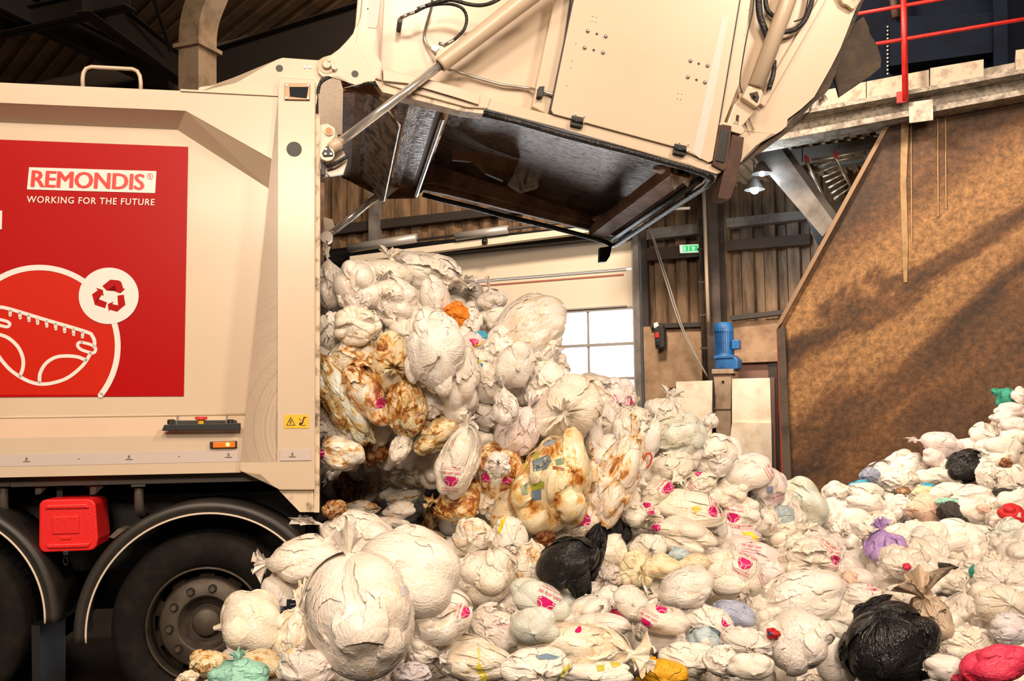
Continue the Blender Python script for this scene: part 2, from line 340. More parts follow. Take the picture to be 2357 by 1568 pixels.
# toolbox
tb = tprism('toolbox', [(90, 1160), (98, 1152), (106, 1150), (202, 1148), (212, 1151), (220, 1160), (226, 1240), (222, 1258), (214, 1266), (205, 1268), (102, 1272), (94, 1268), (89, 1258)], -.02, .28, redplastic, truck, .01, 3)
tprism('lid_ridge', [(103, 1172), (107, 1163), (198, 1160), (205, 1170)], -.032, -.018, redplastic, tb, .006)
tprism('lid_ridge', [(105, 1254), (208, 1250), (203, 1260), (110, 1263)], -.032, -.018, redplastic, tb, .006)
tprism('label_recess', [(120, 1190), (182, 1188), (182, 1228), (120, 1230)], -.028, -.018, redplastic, tb, .003)
tprism('lid_tab', [(138, 1236), (163, 1235), (163, 1242), (138, 1243)], -.026, -.018, redplastic, tb, .002)
ttube('latch_strap', [(150, 1270, .0), (150, 1278, .0), (156, 1290, .0), (152, 1302, .0), (146, 1292, .0), (150, 1278, .0)], .003, black, tb, 6, True)
tprism('latch', [(144, 1269), (158, 1268), (157, 1278), (145, 1279)], -.02, .01, black, tb, .003)
# wheels
def wheel(px, py):
    c = T(px, py, .03)
    bm = bmesh.new()
    prof = [(.300, .06), (.315, .02), (.345, -.012), (.40, -.03), (.45, -.03), (.485, -.012), (.506, .03), (.514, .07), (.514, .27), (.49, .31), (.30, .30), (.30, .06)]
    add_lathe(bm, prof, c, (0, 1, 0), 96); t = bmo('wheel', bm, rubber, truck, True)
    bm = bmesh.new()
    for k in range(60):
        a = k * 2 * PI / 60; d = Vector((math.cos(a), 0, math.sin(a))); s = Vector((-math.sin(a), 0, math.cos(a)))
        for v0, v1 in ((.09, .14), (.15, .22)):
            q = [c + d * .513 + s * -.018 + Vector((0, v0, 0)), c + d * .513 + s * .018 + Vector((0, v0, 0)), c + d * .513 + s * .018 + Vector((0, v1, 0)), c + d * .513 - s * .018 + Vector((0, v1, 0))]
            add_prism(bm, q, [p + d * .004 for p in q])
    bmo('tread', bm, rubber, t)
    bm = bmesh.new()
    add_lathe(bm, [(.318, .05), (.322, .0), (.316, -.014), (.308, -.010), (.304, .03), (.300, .10), (.296, .16), (.292, .22), (.16, .24), (.0, .24)], c, (0, 1, 0), 96); bmo('rim', bm, mat('rim_steel', (.075, .06, .047), .45, metal=.5, dirt=(.03, .024, .018), dscale=8), t, True)
    # wheel disc with vent holes
    bm = bmesh.new(); segs = 120
    nh = 10
    radii = [(.300, .125), (.286, .105), (.262, .085), (.252, .06), (.243, .032), (.157, .032)]
    rings = [[bm.verts.new(c + Vector((math.cos(k * 2 * PI / segs) * r, h, math.sin(k * 2 * PI / segs) * r))) for k in range(segs)] for r, h in radii]
    for i in range(len(radii) - 1):
        for k in range(segs):
            if i in (1, ) and ((k + 3) % 12) in (0, 1, 2, 3, 4, 5): continue
            bm.faces.new((rings[i][k], rings[i][(k + 1) % segs], rings[i + 1][(k + 1) % segs], rings[i + 1][k]))
    bmo('rim_disc', bm, hubm, t, True)
    bm = bmesh.new(); add_lathe(bm, [(.165, .031), (.156, .028), (.148, .045), (.130, .10), (.095, .125), (.080, .125), (.077, .06), (.068, .052), (.0, .048)], c, (0, 1, 0), 64); bmo('hub', bm, hubm, t, True)
    bm = bmesh.new()
    for k in range(10):
        a = k * 2 * PI / 10 + .12; q = c + Vector((math.cos(a) * .196, 0, math.sin(a) * .196))
        bm3 = bmesh.new(); add_lathe(bm3, [(0, .004), (.016, .004), (.017, .012), (.017, .03), (.0, .03)], q, (0, 1, 0), 6); bmo('wheel_nut', bm3, hubm, t)
        bm = bmesh.new(); add_lathe(bm, [(.0, .029), (.0245, .0285), (.026, .0335)], q, (0, 1, 0), 20); bmo('nut_seat', bm, black, t)
    return c
def guard(px, py, a0, a1):
    c = T(px, py, 0.0); bm = bmesh.new(); N = 48; secs = [(.632, .02), (.685, .0), (.70, .05), (.70, .45), (.69, .45), (.69, .06), (.67, .02), (.632, .04)]
    rings = []
    for i in range(N + 1):
        a = math.radians(a0 + (a1 - a0) * i / N); rings.append([bm.verts.new(c + Vector((math.cos(a) * r, v - .08, math.sin(a) * r))) for r, v in secs])
    for i in range(N):
        for k in range(len(secs)): bm.faces.new((rings[i][k], rings[i][(k + 1) % 8], rings[i + 1][(k + 1) % 8], rings[i + 1][k]))
    bm.faces.new(rings[0]); bm.faces.new(rings[-1][::-1])
    g = bmo('mudguard', bm, plastic_dk, truck, True)
    bm = bmesh.new(); add_tube(bm, [c + Vector((math.cos(math.radians(a0 + (a1 - a0) * i / N)) * .628, -.062, math.sin(math.radians(a0 + (a1 - a0) * i / N)) * .628)) for i in range(N + 1)], .006, 8)
    bmo('edge_strip', bm, mat('pale_edge', (.72, .62, .5), .5), g, True)
wheel(471, 1438); wheel(-165, 1445)
guard(476, 1440, 25, 185); guard(-176, 1443, 0, 150)
tprism('mudflap', [(72, 1440), (92, 1440), (92, 1700), (76, 1700)], -.02, .5, black, truck)
bm = bmesh.new(); a = T(468, 1440, .3); b = T(-165, 1445, .3)
for p in (a, b): add_tube(bm, [(p.x, .3, p.z), (p.x, 2.2, p.z)], .09, 16)
bmo('axle', bm, black, truck, True)

# far side of the chassis: unseen wheels, plus an added black panel blocking daylight under the body
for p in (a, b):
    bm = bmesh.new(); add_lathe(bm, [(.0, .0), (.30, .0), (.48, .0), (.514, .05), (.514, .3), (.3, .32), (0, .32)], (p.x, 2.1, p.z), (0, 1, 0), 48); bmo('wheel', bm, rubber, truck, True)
bm = bmesh.new(); add_box(bm, (T(-500, 1200, .6).x, 2.38, .22), (T(715, 1200, .6).x, 2.42, z0)); bmo('light_block_skirt', bm, black, truck)
# ------------------------------------------------------------------ raised tailgate (one part of the truck)
tg = tprism('tailgate', [(858, -300), (832, -60), (818, 70), (825, 120), (868, 186), (1120, 246), (1262, 278), (1420, 318), (1650, 392), (1700, 300), (1800, -300)], .12, .15, cream, truck)
tprism('front_flange', [(845, -300), (838, -60), (828, 40), (820, 60), (812, 98), (861, 180), (880, 186), (880, 157), (856, 119), (864, 70), (885, -60), (895, -300)], -.01, .13, cream, tg, .012, 3)
tprism('tape_strip', [(849, 0), (877, -8), (868, 60), (864, 65), (848, 63), (846, 58)], -.014, -.011, tape, tg)
arm = tprism('hinge_arm', [(729, 152), (733, 138), (745, 131), (762, 126), (781, 112), (800, 92), (813, 76), (818, 60), (826, 60), (820, 98), (866, 180), (861, 188), (846, 188), (834, 191), (819, 196), (806, 192), (794, 182), (780, 173), (760, 175), (742, 177), (733, 168)], -.012, .03, cream, tg, .004)
bm = bmesh.new(); add_lathe(bm, [(0, -.035), (.022, -.035), (.026, -.030), (.026, -.012), (.05, -.016), (.053, -.010), (.053, 0)], T(752, 152, 0), (0, 1, 0), 32); bmo('pivot_pin', bm, cream, tg)
tprism('lock_plate', [(758, 136), (764, 135), (777, 157), (771, 163), (765, 162)], -.03, -.012, cream, tg, .002)
for x, y in ((757, 138), (768, 156)): tcyl('bolt', x, y, -.042, -.028, .010, cream, tg, 6)
tcyl('arm_hole', 817, 170, -.014, -.008, .021, black, tg)
tcyl('plate_hole', 847, 20, -.012, -.008, .006, black, tg, 12)
bm = bmesh.new(); add_tube(bm, bez([T(x, y, .0) for x, y in ((732, 215), (733, 205), (739, 190), (758, 178), (778, 175), (792, 184), (807, 195), (819, 199), (834, 192), (852, 191), (872, 197))]), .010, 8); bmo('hinge_seal', bm, sealm, tg, True)
tprism('lower_spar', [(880, 157), (960, 175), (1060, 202), (1105, 216), (1130, 226), (1122, 250), (1075, 247), (960, 216), (884, 192)], -.03, .06, cream, tg, .006)
tprism('spar_lip', [(882, 158), (960, 176), (1060, 204), (1105, 219), (1102, 241), (1050, 222), (940, 192), (882, 186)], -.05, -.03, cream, tg, .004)
tprism('grimy_edge', [(862, 184), (884, 190), (960, 215), (1075, 246), (1116, 250), (1112, 262), (1060, 255), (950, 228), (880, 212)], -.015, .10, cream_dirty, tg)
tprism('side_rib', [(1320, -300), (1282, -60), (1276, 0), (1225, 245), (1262, 265), (1302, 92), (1330, -60), (1370, -300)], .03, .13, cream, tg, .008)
tprism('bottom_rim', [(1114, 250), (1129, 228), (1269, 264), (1555, 341), (1592, 352), (1638, 377), (1656, 382), (1662, 396), (1650, 401), (1587, 375), (1300, 298)], -.02, .1, cream, tg, .006)
pn = tprism('side_cover', [(1365, -300), (1325, -60), (1321, 0), (1302, 92), (1269, 253), (1274, 262), (1555, 338), (1590, 348), (1594, 352), (1632, 374), (1640, 370), (1654, 287), (1712, -60), (1750, -300)], -.04, -.02, cream, tg, .003)
tprism('cover_gap', [(1361, -300), (1321, -60), (1317, 0), (1298, 92), (1265, 254), (1272, 265), (1555, 341), (1588, 352), (1592, 356), (1633, 378), (1643, 372), (1657, 287), (1715, -60)], -.0215, -.019, black, tg)
tprism('cover_return', [(1750, -300), (1712, -60), (1654, 287), (1664, 290), (1702, 191), (1728, 0), (1738, -60), (1775, -300)], .0, .13, cream, tg, .004)
tprism('tape_strip', [(1662, 40), (1678, 34), (1640, 240), (1612, 366), (1594, 350), (1612, 270)], -.0425, -.0405, mat('pale_tape', (.70, .60, .55), .35), tg)
bmb = bmesh.new()
for x, y in ((1349, 78), (1390, 90), (1342, 116), (1384, 127), (1584, 146), (1623, 157), (1578, 183), (1617, 195), (1692, 1)):
    bm = bmesh.new(); add_lathe(bm, [(0, -.052), (.006, -.052), (.011, -.048), (.0125, -.04)], T(x, y, 0), (0, 1, 0), 16); bmo('cover_bolt', bm, steel, pn, True)
for x, y in ((1370, 84), (1363, 121), (1603, 152), (1598, 189)): add_lathe(bmb, [(0, -.0415), (.0085, -.0415), (.0085, -.04)], T(x, y, 0), (0, 1, 0), 16)
for x, y in ((1361, 44), (1369, 46), (1359, 55), (1367, 57), (1322, 106), (1313, 146), (1310, 162), (1301, 203), (1556, 220), (1564, 222), (1554, 232), (1562, 234), (1717, 29), (1707, 85), (1640, 129), (1648, 134), (1613, 313)): add_lathe(bmb, [(0, -.0415), (.003, -.0415), (.003, -.04)], T(x, y, 0), (0, 1, 0), 8)
bmo('bolt_hole', bmb, black, pn)
for x, y in ((1329, 279), (1566, 344)):
    h = tprism('hinge', [(x - 12, y - 14), (x + 15, y - 8), (x + 12, y + 14), (x - 15, y + 8)], -.055, -.02, black, pn, .002)
    bm = bmesh.new()
    for dx, dy in ((-9, -10), (11, -6), (9, 10), (-11, 5)): add_lathe(bm, [(0, -.061), (.005, -.06), (.006, -.055)], T(x + dx, y + dy, 0), (0, 1, 0), 10)
    bm2 = bmesh.new(); add_tube(bm2, [T(x - 13, y - 3, -.058), T(x + 13, y + 4, -.058)], .009, 8)
    bmo('hinge_pin', bm2, black, pn, True); bmo('hinge_screw', bm, steel, pn)
# rounded hull at the rear
hullpts = [(1981, 0), (1968, 25), (1954, 61), (1935, 110), (1912, 156), (1874, 223), (1845, 250), (1813, 274), (1811, 290), (1800, 300), (1788, 308), (1775, 308), (1740, 335), (1711, 363), (1705, 374)]
tprism('hull_side', [(1725, -300), (2060, -300), (2000, -60)] + hullpts + [(1700, 345), (1700, 300), (1660, 300), (1705, 60)], .10, .13, cream, tg)
outer = [(2030, -150), (2000, -30), (1972, 40), (1950, 90), (1932, 150), (1908, 205), (1875, 245), (1850, 275), (1800, 315), (1760, 345), (1702, 382), (1690, 384)]
bm = bmesh.new(); A = [T(x, y, .13) for x, y in outer]
for i in range(len(A) - 1):
    q = [bm.verts.new(p) for p in (A[i], A[i + 1], Vector((A[i + 1].x, 2.36, A[i + 1].z)), Vector((A[i].x, 2.36, A[i].z)))]; bm.faces.new(q)
bmesh.ops.remove_doubles(bm, verts=bm.verts, dist=1e-4); bmo('hull_skin', bm, rubberflap, tg)
tprism('hull_edge', outer[1:] + [(1706, 372), (1790, 305), (1870, 226), (1910, 160), (1950, 70), (1978, 0)], .13, .15, rubberflap, tg)
tprism('rear_flap', [(1956, 62), (1972, 50), (1988, 38), (1993, 50), (1999, 62), (2002, 78), (2018, 102), (2028, 135), (2027, 155), (2002, 176), (1962, 200), (1932, 224), (1926, 180), (1914, 160), (1935, 110)], .22, .235, rubberflap, tg)
tprism('rear_flap', [(1898, 216), (1906, 228), (1880, 250), (1850, 262), (1870, 240)], .05, .06, dirtysteel, tg)
tprism('hull_lug', [(1925, -20), (1985, -40), (1978, 8), (1966, 22), (1955, 12), (1940, 8)], .06, .12, cream_dirty, tg, .008)
ttube('stay_bar', [(1735, 300, .07), (1700, 215, .07), (1712, 200, .07)], .006, cream, tg)
tprism('diagonal_web', [(1895, -20), (1912, -20), (1760, 245), (1745, 235), (1755, 215)], .06, .10, cream, tg, .004)
# lift cylinder
bm = bmesh.new(); a = T(1013, 151, -.09); b = T(1262, -42, -.15); c = T(1420, -165, -.18); add_tube(bm, [a + (b - a) * .0, a + (b - a) * .02, b, c], [.043, .047, .060, .062], 40); cy = bmo('lift_cylinder', bm, cream, tg, True)
for f in cy.data.polygons:
    if len(f.vertices) > 4: f.use_smooth = False
bm = bmesh.new(); add_tube(bm, [a - (b - a).normalized() * .004, a - (b - a).normalized() * .001], [.036, .036], 32); bmo('cylinder_gland', bm, black, tg)
bm = bmesh.new(); p = T(774, 333, -.055); add_tube(bm, [p, a], .0255, 32); bmo('piston_rod', bm, chrome, tg, True)
d = (a - p).normalized()
bm = bmesh.new(); add_tube(bm, [p - d * .045, p - d * .035, p + d * .02, p + d * .025], [.03, .036, .036, .03], 24); bmo('rod_collar', bm, cream, tg, True)
re = tcyl('rod_eye', 753, 354, -.085, -.03, .042, cream, tg, 40)
tprism('eye_cap', [(750, 337), (756, 337), (767, 352), (766, 359), (745, 360), (741, 352)], -.095, -.084, black, tg, .003)
for x, y in ((750, 343), (762, 354), (749, 354)): tcyl('cap_bolt', x, y, -.102, -.094, .007, zinc, tg, 6)
tprism('rod_bracket', [(733, 288), (755, 285), (770, 295), (771, 312), (762, 325), (748, 340), (741, 360), (748, 380), (775, 378), (792, 366), (793, 352), (800, 370), (790, 400), (760, 405), (733, 385)], .02, .05, cream, tg)
tcyl('bracket_hole', 757, 301, .008, .022, .028, cream, tg); tcyl('bracket_bore', 757, 301, .004, .012, .02, mat('bore_brown', (.16, .06, .02), .3, metal=.5), tg)
ttube('hydraulic_hose', [(752, 384, -.02), (775, 375, -.03), (800, 360, -.02)], .012, sealm, tg, 10, True)
tprism('valve_block', [(739, 372), (749, 375), (749, 404), (739, 402)], -.03, .02, black, tg, .003)
# far lift cylinder
bm = bmesh.new(); a2 = T(868, 452, 2.30); p2 = T(755, 543, 2.30); add_tube(bm, [p2, a2], .027, 20); bmo('piston_rod', bm, chrome, tg, True)
bm = bmesh.new(); a3 = a2 + (a2 - p2) * 3; add_tube(bm, [a2, a3], .06, 24); bmo('lift_cylinder', bm, cream, tg, True)
tcyl('rod_eye', 752, 546, 2.26, 2.32, .05, cream, tg, 24)
# hoses and pipe
ttube('hydraulic_hose', [(955, 28, -.06), (985, 14, -.07), (1030, 9, -.08), (1062, 18, -.08), (1074, 40, -.07), (1068, 68, -.07), (1045, 92, -.06)], .010, sealm, tg, 10, True)
ttube('hydraulic_hose', [(980, 14, -.07), (1010, 4, -.09), (1040, 0, -.09), (1080, 10, -.10), (1110, 12, -.10), (1135, 5, -.1), (1165, -12, -.1)], .012, sealm, tg, 10, True)
for pts in (((1045, 92, -.06), (1024, 104, -.05)), ((955, 28, -.06), (938, 34, -.05)), ((980, 14, -.07), (960, 20, -.06)), ((1010, 99, -.05), (1026, 106, -.05)), ((938, 34, -.05), (922, 42, -.02))):
    ttube('hose_fitting', pts, .011, zinc, tg, 8)
tcyl('hose_port', 921, 46, -.03, .12, .016, black, tg, 16)
tprism('fitting_nut', [(994, 105), (1004, 101), (1012, 110), (1004, 120), (993, 114)], -.06, -.03, steel, tg, .002)
ttube('steel_pipe', [(995, -10, -.03), (993, 18, .02), (978, 72, .08), (980, 98, .09), (1003, 126, .06)], .009, zinc, tg, 10, True)
ttube('steel_pipe', [(1032, 160, .02), (1060, 168, .08), (1120, 186, .09), (1160, 196, .09), (1215, 203, .09), (1245, 210, .02), (1275, 218, .0)], .010, zinc, tg, 10, True)
tprism('pipe_clamp', [(1241, 199), (1254, 198), (1250, 222), (1237, 221)], -.02, .04, black, tg, .003)
# second cylinder
bm = bmesh.new(); a = T(1740, 200, -.03); b = T(1836, -60, -.03); c = T(1900, -240, -.03); add_tube(bm, [a, b, c], .053, 32); bmo('packer_cylinder', bm, cream, tg, True)
tprism('clevis', [(1722, 196), (1755, 206), (1757, 215), (1750, 240), (1742, 247), (1708, 224), (1714, 212)], -.05, .01, cream, tg, .01, 3)
tprism('clevis_bracket', [(1706, 222), (1742, 246), (1735, 258), (1712, 286), (1700, 296), (1672, 290), (1690, 240)], .0, .09, cream, tg, .006)
tprism('pin_block', [(1726, 214), (1744, 210), (1748, 224), (1744, 236), (1732, 226)], -.06, -.045, black, tg, .004); tcyl('pin_nut', 1740, 218, -.075, -.055, .014, rust, tg, 6)
for pts, r in ((((1738, -30, .0), (1732, 30, .0), (1722, 70, .0), (1711, 130, .0), (1703, 190, .0), (1712, 221, .0)), .004), (((1745, -30, .04), (1748, 30, .04), (1757, 60, .04), (1768, 90, .05)), .022),
               (((1762, -30, .05), (1765, 20, .05), (1790, 45, .05)), .016), (((1800, 75, .03), (1830, 68, .03), (1853, 45, .03), (1868, 5, .03), (1875, -40, .03)), .017), (((1782, 140, .03), (1780, 170, .03), (1770, 205, .03)), .016), (((1828, 50, .05), (1850, 38, .05), (1862, -10, .05)), .005)):
    ttube('hydraulic_hose', pts, r, sealm, tg, 10, True)
ttube('adjuster_bolt', [(1698, 266, .0), (1695, 292, .0)], .010, rust, tg, 8); tcyl('lock_nut', 1695, 283, -.015, .02, .014, steel, tg, 6)
tprism('bumper_cap', [(1656, 283), (1664, 280), (1708, 290), (1714, 298), (1712, 306), (1706, 309), (1660, 296)], -.04, .06, cream, tg, .005)
tprism('bumper_plate', [(1655, 289), (1663, 286), (1684, 290), (1681, 330), (1672, 388), (1665, 393), (1640, 379)], -.045, .0, rust, tg, .003)
tprism('bumper_pad', [(1660, 298), (1678, 300), (1668, 375), (1648, 370)], -.052, -.043, black, tg, .003)
tprism('bumper_rubber', [(1685, 309), (1713, 316), (1708, 360), (1700, 392), (1694, 420), (1683, 456), (1674, 459), (1652, 456), (1660, 420), (1668, 392), (1680, 340)], -.03, .10, rust, tg, .004)
# inside of the hopper: steel plates running across the width of the truck
VE = 2.30
def cross_plate(name, pts, m, thick=.012, v0=.17, v1=VE):
    bm = bmesh.new(); A = [T(x, y, .04) for x, y in pts]
    for i in range(len(A) - 1):
        a, b = A[i], A[i + 1]; n = Vector((-(b - a).z, 0, (b - a).x)).normalized() * thick
        add_prism(bm, [(q.x, v0, q.z) for q in (a, b, b + n, a + n)], [(q.x, v1, q.z) for q in (a, b, b + n, a + n)])
    return bmo(name, bm, m, tg)
cross_plate('frame_channel', [(790, 196), (818, 197)], hopper_brown)
cross_plate('frame_channel', [(818, 197), (842, 204)], hopper)
cross_plate('frame_channel', [(842, 204), (850, 196), (862, 206)], dirtysteel)
cross_plate('smeared_plate', [(862, 206), (892, 236), (922, 276)], dirtysteel)
cross_plate('smeared_plate', [(916, 262), (918, 200), (945, 205)], hopper_brown)
cross_plate('guide_plate', [(945, 226), (972, 232)], dirtysteel)
cross_plate('guide_plate', [(972, 226), (1010, 236)], hopper)
cross_plate('guide_rod', [(1010, 236), (1022, 240), (1024, 262)], steel)
cross_plate('guide_plate', [(1022, 262), (1036, 160), (1076, 128)], hopper_brown)
pk = cross_plate('packer_plate', [(1076, 128), (1250, 184), (1611, 303)], hopper)
for v_ in pk.data.vertices: v_.co.z += -.055 if v_.co.y < 1 else -.04
cross_plate('rear_wall', [(1611, 303), (1650, 395)], hopper_brown)
cross_plate('rear_beam', [(1560, 362), (1600, 374), (1604, 396), (1562, 385), (1560, 362)], hopper_brown, .01)
bm = bmesh.new(); f = [T(x, y, VE) for x, y in ((760, 395), (905, 428), (985, 300), (1400, 380), (1392, 560), (1380, 560), (980, 466), (900, 440))]
bm.free()
bm = bmesh.new(); near = [(780, 150), (1040, 120), (1076, 122), (1250, 178), (1615, 298), (1652, 395), (1116, 254), (1047, 240), (1024, 262), (960, 232), (916, 262), (866, 208), (790, 196)]
A = [T(x, y, .04) for x, y in near]; add_prism(bm, [(q.x, VE, q.z) for q in A], [(q.x, VE + .05, q.z) for q in A]); bmo('far_side_wall', bm, hopper_brown, tg)
A = [T(x, y, .04) for x, y in [(780, 150), (1040, 120), (1076, 122), (1250, 178), (1615, 298), (1652, 395), (1580, 370), (1300, 296), (1116, 250), (1000, 225), (866, 205), (790, 190)]]
bm = bmesh.new(); add_prism(bm, [(q.x, .155, q.z) for q in A], [(q.x, .17, q.z) for q in A]); bmo('near_side_wall', bm, hopper_brown, tg)
seal_near = [T(x, y, -.005) for x, y in ((1112, 261), (1200, 283), (1300, 312), (1450, 350), (1587, 388), (1622, 400), (1638, 410))]
P = seal_near + [Vector((seal_near[-1].x + .01, .12, seal_near[-1].z - .02)), Vector((seal_near[-1].x + .01, 2.2, seal_near[-1].z - .02))]
P += [Vector((q.x, 2.34, q.z - .01)) for q in seal_near[::-1]] + [Vector((T(1047, 246, 0).x, 2.34, T(1047, 246, 0).z))]
bm = bmesh.new(); add_tube(bm, P, .021, 12); bmo('rubber_seal', bm, sealm, tg, True)
P2 = [Vector((seal_near[-1].x - .03, .12, seal_near[-1].z + .02)), Vector((seal_near[-1].x - .03, 2.2, seal_near[-1].z + .02))]
bm = bmesh.new(); add_tube(bm, P2, .022, 10); bmo('rubber_seal', bm, sealm, tg, True)
tprism('drain_spout', [(1381, 570), (1409, 566), (1404, 590), (1396, 602), (1380, 603)], 2.28, 2.34, black, tg, .003)
tprism('stiffener', [(1040, 345), (1120, 352), (1195, 370), (1192, 380), (1160, 385), (1158, 416), (1120, 400), (1090, 372), (1042, 368)], 1.6, 1.64, hopper_brown, tg)
tprism('stiffener', [(1190, 388), (1240, 410), (1240, 430), (1200, 440), (1170, 420)], 2.0, 2.1, dirtysteel, tg, .01)
tprism('guide_arm', [(905, 432), (985, 372), (1010, 382), (1370, 500), (1375, 520), (1000, 420)], 2.22, 2.25, hopper_brown, tg)
tprism('ribbed_cheek', [(733, 183), (760, 178), (798, 190), (798, 308), (765, 310), (733, 300)], 2.33, 2.36, mat('ribbed_cheek_paint', (.55, .47, .38), .4, bump=.8, bscale=40), tg)
tprism('far_hinge_plate', [(745, 375), (800, 372), (850, 430), (842, 436), (815, 420), (795, 405), (770, 400), (745, 408)], 2.33, 2.36, cream_dirty, tg)
tprism('far_bracket', [(745, 500), (765, 505), (770, 520), (760, 550), (745, 560)], 2.33, 2.36, cream_dirty, tg)
# ------------------------------------------------------------------ THE HALL
YW = math.radians(-25)
WU = Vector((math.cos(YW), math.sin(YW), 0)); WN = Vector((-math.sin(YW), math.cos(YW), 0))   # WN points away from the camera
WB = at(1590, 800, 15.3); WB.z = 0
PW = at(2000, 800, 11.6); PW.z = 0
def frame(o):
    return Matrix(((WU.x, WN.x, 0, o.x), (WU.y, WN.y, 0, o.y), (0, 0, 1, 0), (0, 0, 0, 1)))
WM, PM = frame(WB), frame(PW)
def wl(px, py, v=0.0, o=WB):
    p = hit(px, py, o + WN * v, WN) - o
    return Vector((p.dot(WU), p.dot(WN), p.z))
def wprism(name, pts, v0, v1, m, o=WB, M=None, parent=None, bevel=0.0, label=None, cat=None, kind=None, group=None, smooth=False):
    f = [wl(x, y, v0, o) for x, y in pts]; bm = bmesh.new(); add_prism(bm, f, [(p.x, v1, p.z) for p in f])
    ob = bmo(name, bm, m, parent, smooth, bevel)
    if parent is None: ob.matrix_world = M if M is not None else WM
    return tag(ob, label, cat, group, kind)
def wbox(name, lo, hi, m, M=None, parent=None, bevel=0.0, **k):
    bm = bmesh.new(); add_box(bm, lo, hi); ob = bmo(name, bm, m, parent, False, bevel)
    if parent is None: ob.matrix_world = M if M is not None else WM
    return tag(ob, **k)
def wtube(name, pts, r, m, o=WB, M=None, parent=None, seg=10, curve=False, label=None, cat=None, group=None, kind=None):
    P = [wl(*p, o=o) if len(p) == 3 else Vector(p[:3]) for p in pts]
    if curve: P = bez(P)
    bm = bmesh.new(); add_tube(bm, P, r, seg); ob = bmo(name, bm, m, parent, True)
    if parent is None: ob.matrix_world = M if M is not None else WM
    return tag(ob, label, cat, group, kind)
floor_m = mat('dirty_floor', (.030, .024, .018), .28, dirt=(.015, .012, .009), dscale=1.5)
def cladding(name, base, dark):
    return mat(name, base, .45, metal=.2, dirt=dark, dscale=1.6, damt=(.35, .62), stretch=(3, 1, .5))
clad = cladding('brown_cladding', (.34, .22, .125), (.07, .042, .025))
roofm = mat('roof_sheet', (.24, .15, .085), .6, dirt=(.12, .08, .05), dscale=1.2)
dark_steel = mat('dark_steel', (.035, .028, .024), .5)
grey_steel = mat('grey_painted_steel', (.20, .185, .175), .5, dirt=(.10, .085, .07), dscale=3)
plinth_m = mat('tan_concrete', (.42, .28, .17), .75, dirt=(.22, .13, .07), dscale=1.8, bump=.2, bscale=20)
doorm = mat('door_panel_cream', (.80, .71, .56), .45)
alum = mat('door_frame_aluminium', (.50, .47, .44), .4, metal=.4)
def shell(name, pts, m, label, kind='structure'):
    me = bpy.data.meshes.new(name); me.from_pydata([tuple(p) for p in pts], [], [tuple(range(len(pts)))]); me.update(); o = link(name, me, m); tag(o, label, kind=kind); return o
shell('floor', [(-16, -18, 0), (18, -18, 0), (18, 26, 0), (-16, 26, 0)], floor_m, 'dark dirty concrete floor of the hall')
dw = mat('dark_wall', (.10, .075, .055), .8)
shell('wall_left', [(-16, -18, 0), (-16, 26, 0), (-16, 26, 10.5), (-16, -18, 10.5)], dw, 'side wall of the hall beyond the truck')
shell('wall_right', [(18, -18, 0), (18, 26, 0), (18, 26, 10.5), (18, -18, 10.5)], dw, 'side wall of the hall')
shell('wall_front', [(-16, -18, 0), (18, -18, 0), (18, -18, 10.5), (-16, -18, 10.5)], dw, 'wall behind the camera')
# ceiling: corrugated roof sheets, rising slightly
bm = bmesh.new()
RM = Matrix.Rotation(math.radians(38), 4, 'Z')
N = 170; prev = None
for i in range(N):
    x = -26 + i * .32
    for dx, dz in ((0, 0), (.16, 0), (.19, .06), (.29, .06)):
        a = bm.verts.new((x + dx, -30, 8.9 + dz)); b = bm.verts.new((x + dx, 34, 8.9 + dz))
        if prev: bm.faces.new((prev[0], prev[1], b, a))
        prev = (a, b)
ceil = bmo('ceiling', bm, roofm); ceil.matrix_world = RM; tag(ceil, 'dark corrugated roof sheets above the truck', kind='structure')
def beam(name, p, q, w, h, m, label, cat='beam', group=None, kind=None):
    p, q = Vector(p), Vector(q); d = (q - p).normalized(); s = d.cross(Vector((0, 0, 1))).normalized(); u = s.cross(d)
    bm = bmesh.new(); t = .02
    for (a, b, c_, e) in ((-w / 2, w / 2, -h / 2, -h / 2 + t), (-w / 2, w / 2, h / 2 - t, h / 2), (-t / 2, t / 2, -h / 2, h / 2)):
        add_prism(bm, [p + s * x + u * z for x, z in ((a, c_), (b, c_), (b, e), (a, e))], [q + s * x + u * z for x, z in ((a, c_), (b, c_), (b, e), (a, e))])
    o = bmo(name, bm, m); return tag(o, label, cat, group, kind)
cbl = mat('roof_steel', (.020, .015, .012), .6)
def pt(px, py, z):  # point on the pixel ray at height z
    d = ray(px, py); return CAMPOS + d * ((z - CAMPOS.z) / d.z)
beam('roof_truss', pt(-40, -25, 8.3), pt(430, 205, 8.3), .25, .45, cbl, 'dark roof truss chord running down towards the duct', group=None)
beam('roof_truss', pt(-10, 62, 8.2), pt(300, -8, 8.2), .25, .35, cbl, 'dark roof beam crossing the upper corner over the truck')
beam('roof_truss', pt(190, -10, 8.2), pt(420, 165, 8.2), .25, .5, cbl, 'dark diagonal roof brace just before the duct')
beam('roof_truss', pt(490, 175, 7.4), pt(860, 65, 7.4), .3, .8, cbl, 'deep dark girder between the duct and the tailgate')
beam('tie_rod', pt(352, -8, 8.4), pt(392, 115, 8.2), .05, .06, cbl, 'thin dark tie rod hanging beside the duct', 'rod')
wtube('wall_conduit', [(300, 190, -.3), (470, 166, -.3), (640, 130, -.3), (830, 85, -.3)], .05, mat('ochre_pipe', (.22, .14, .06), .5), label='ochre conduit running along under the deep girder', cat='pipe')
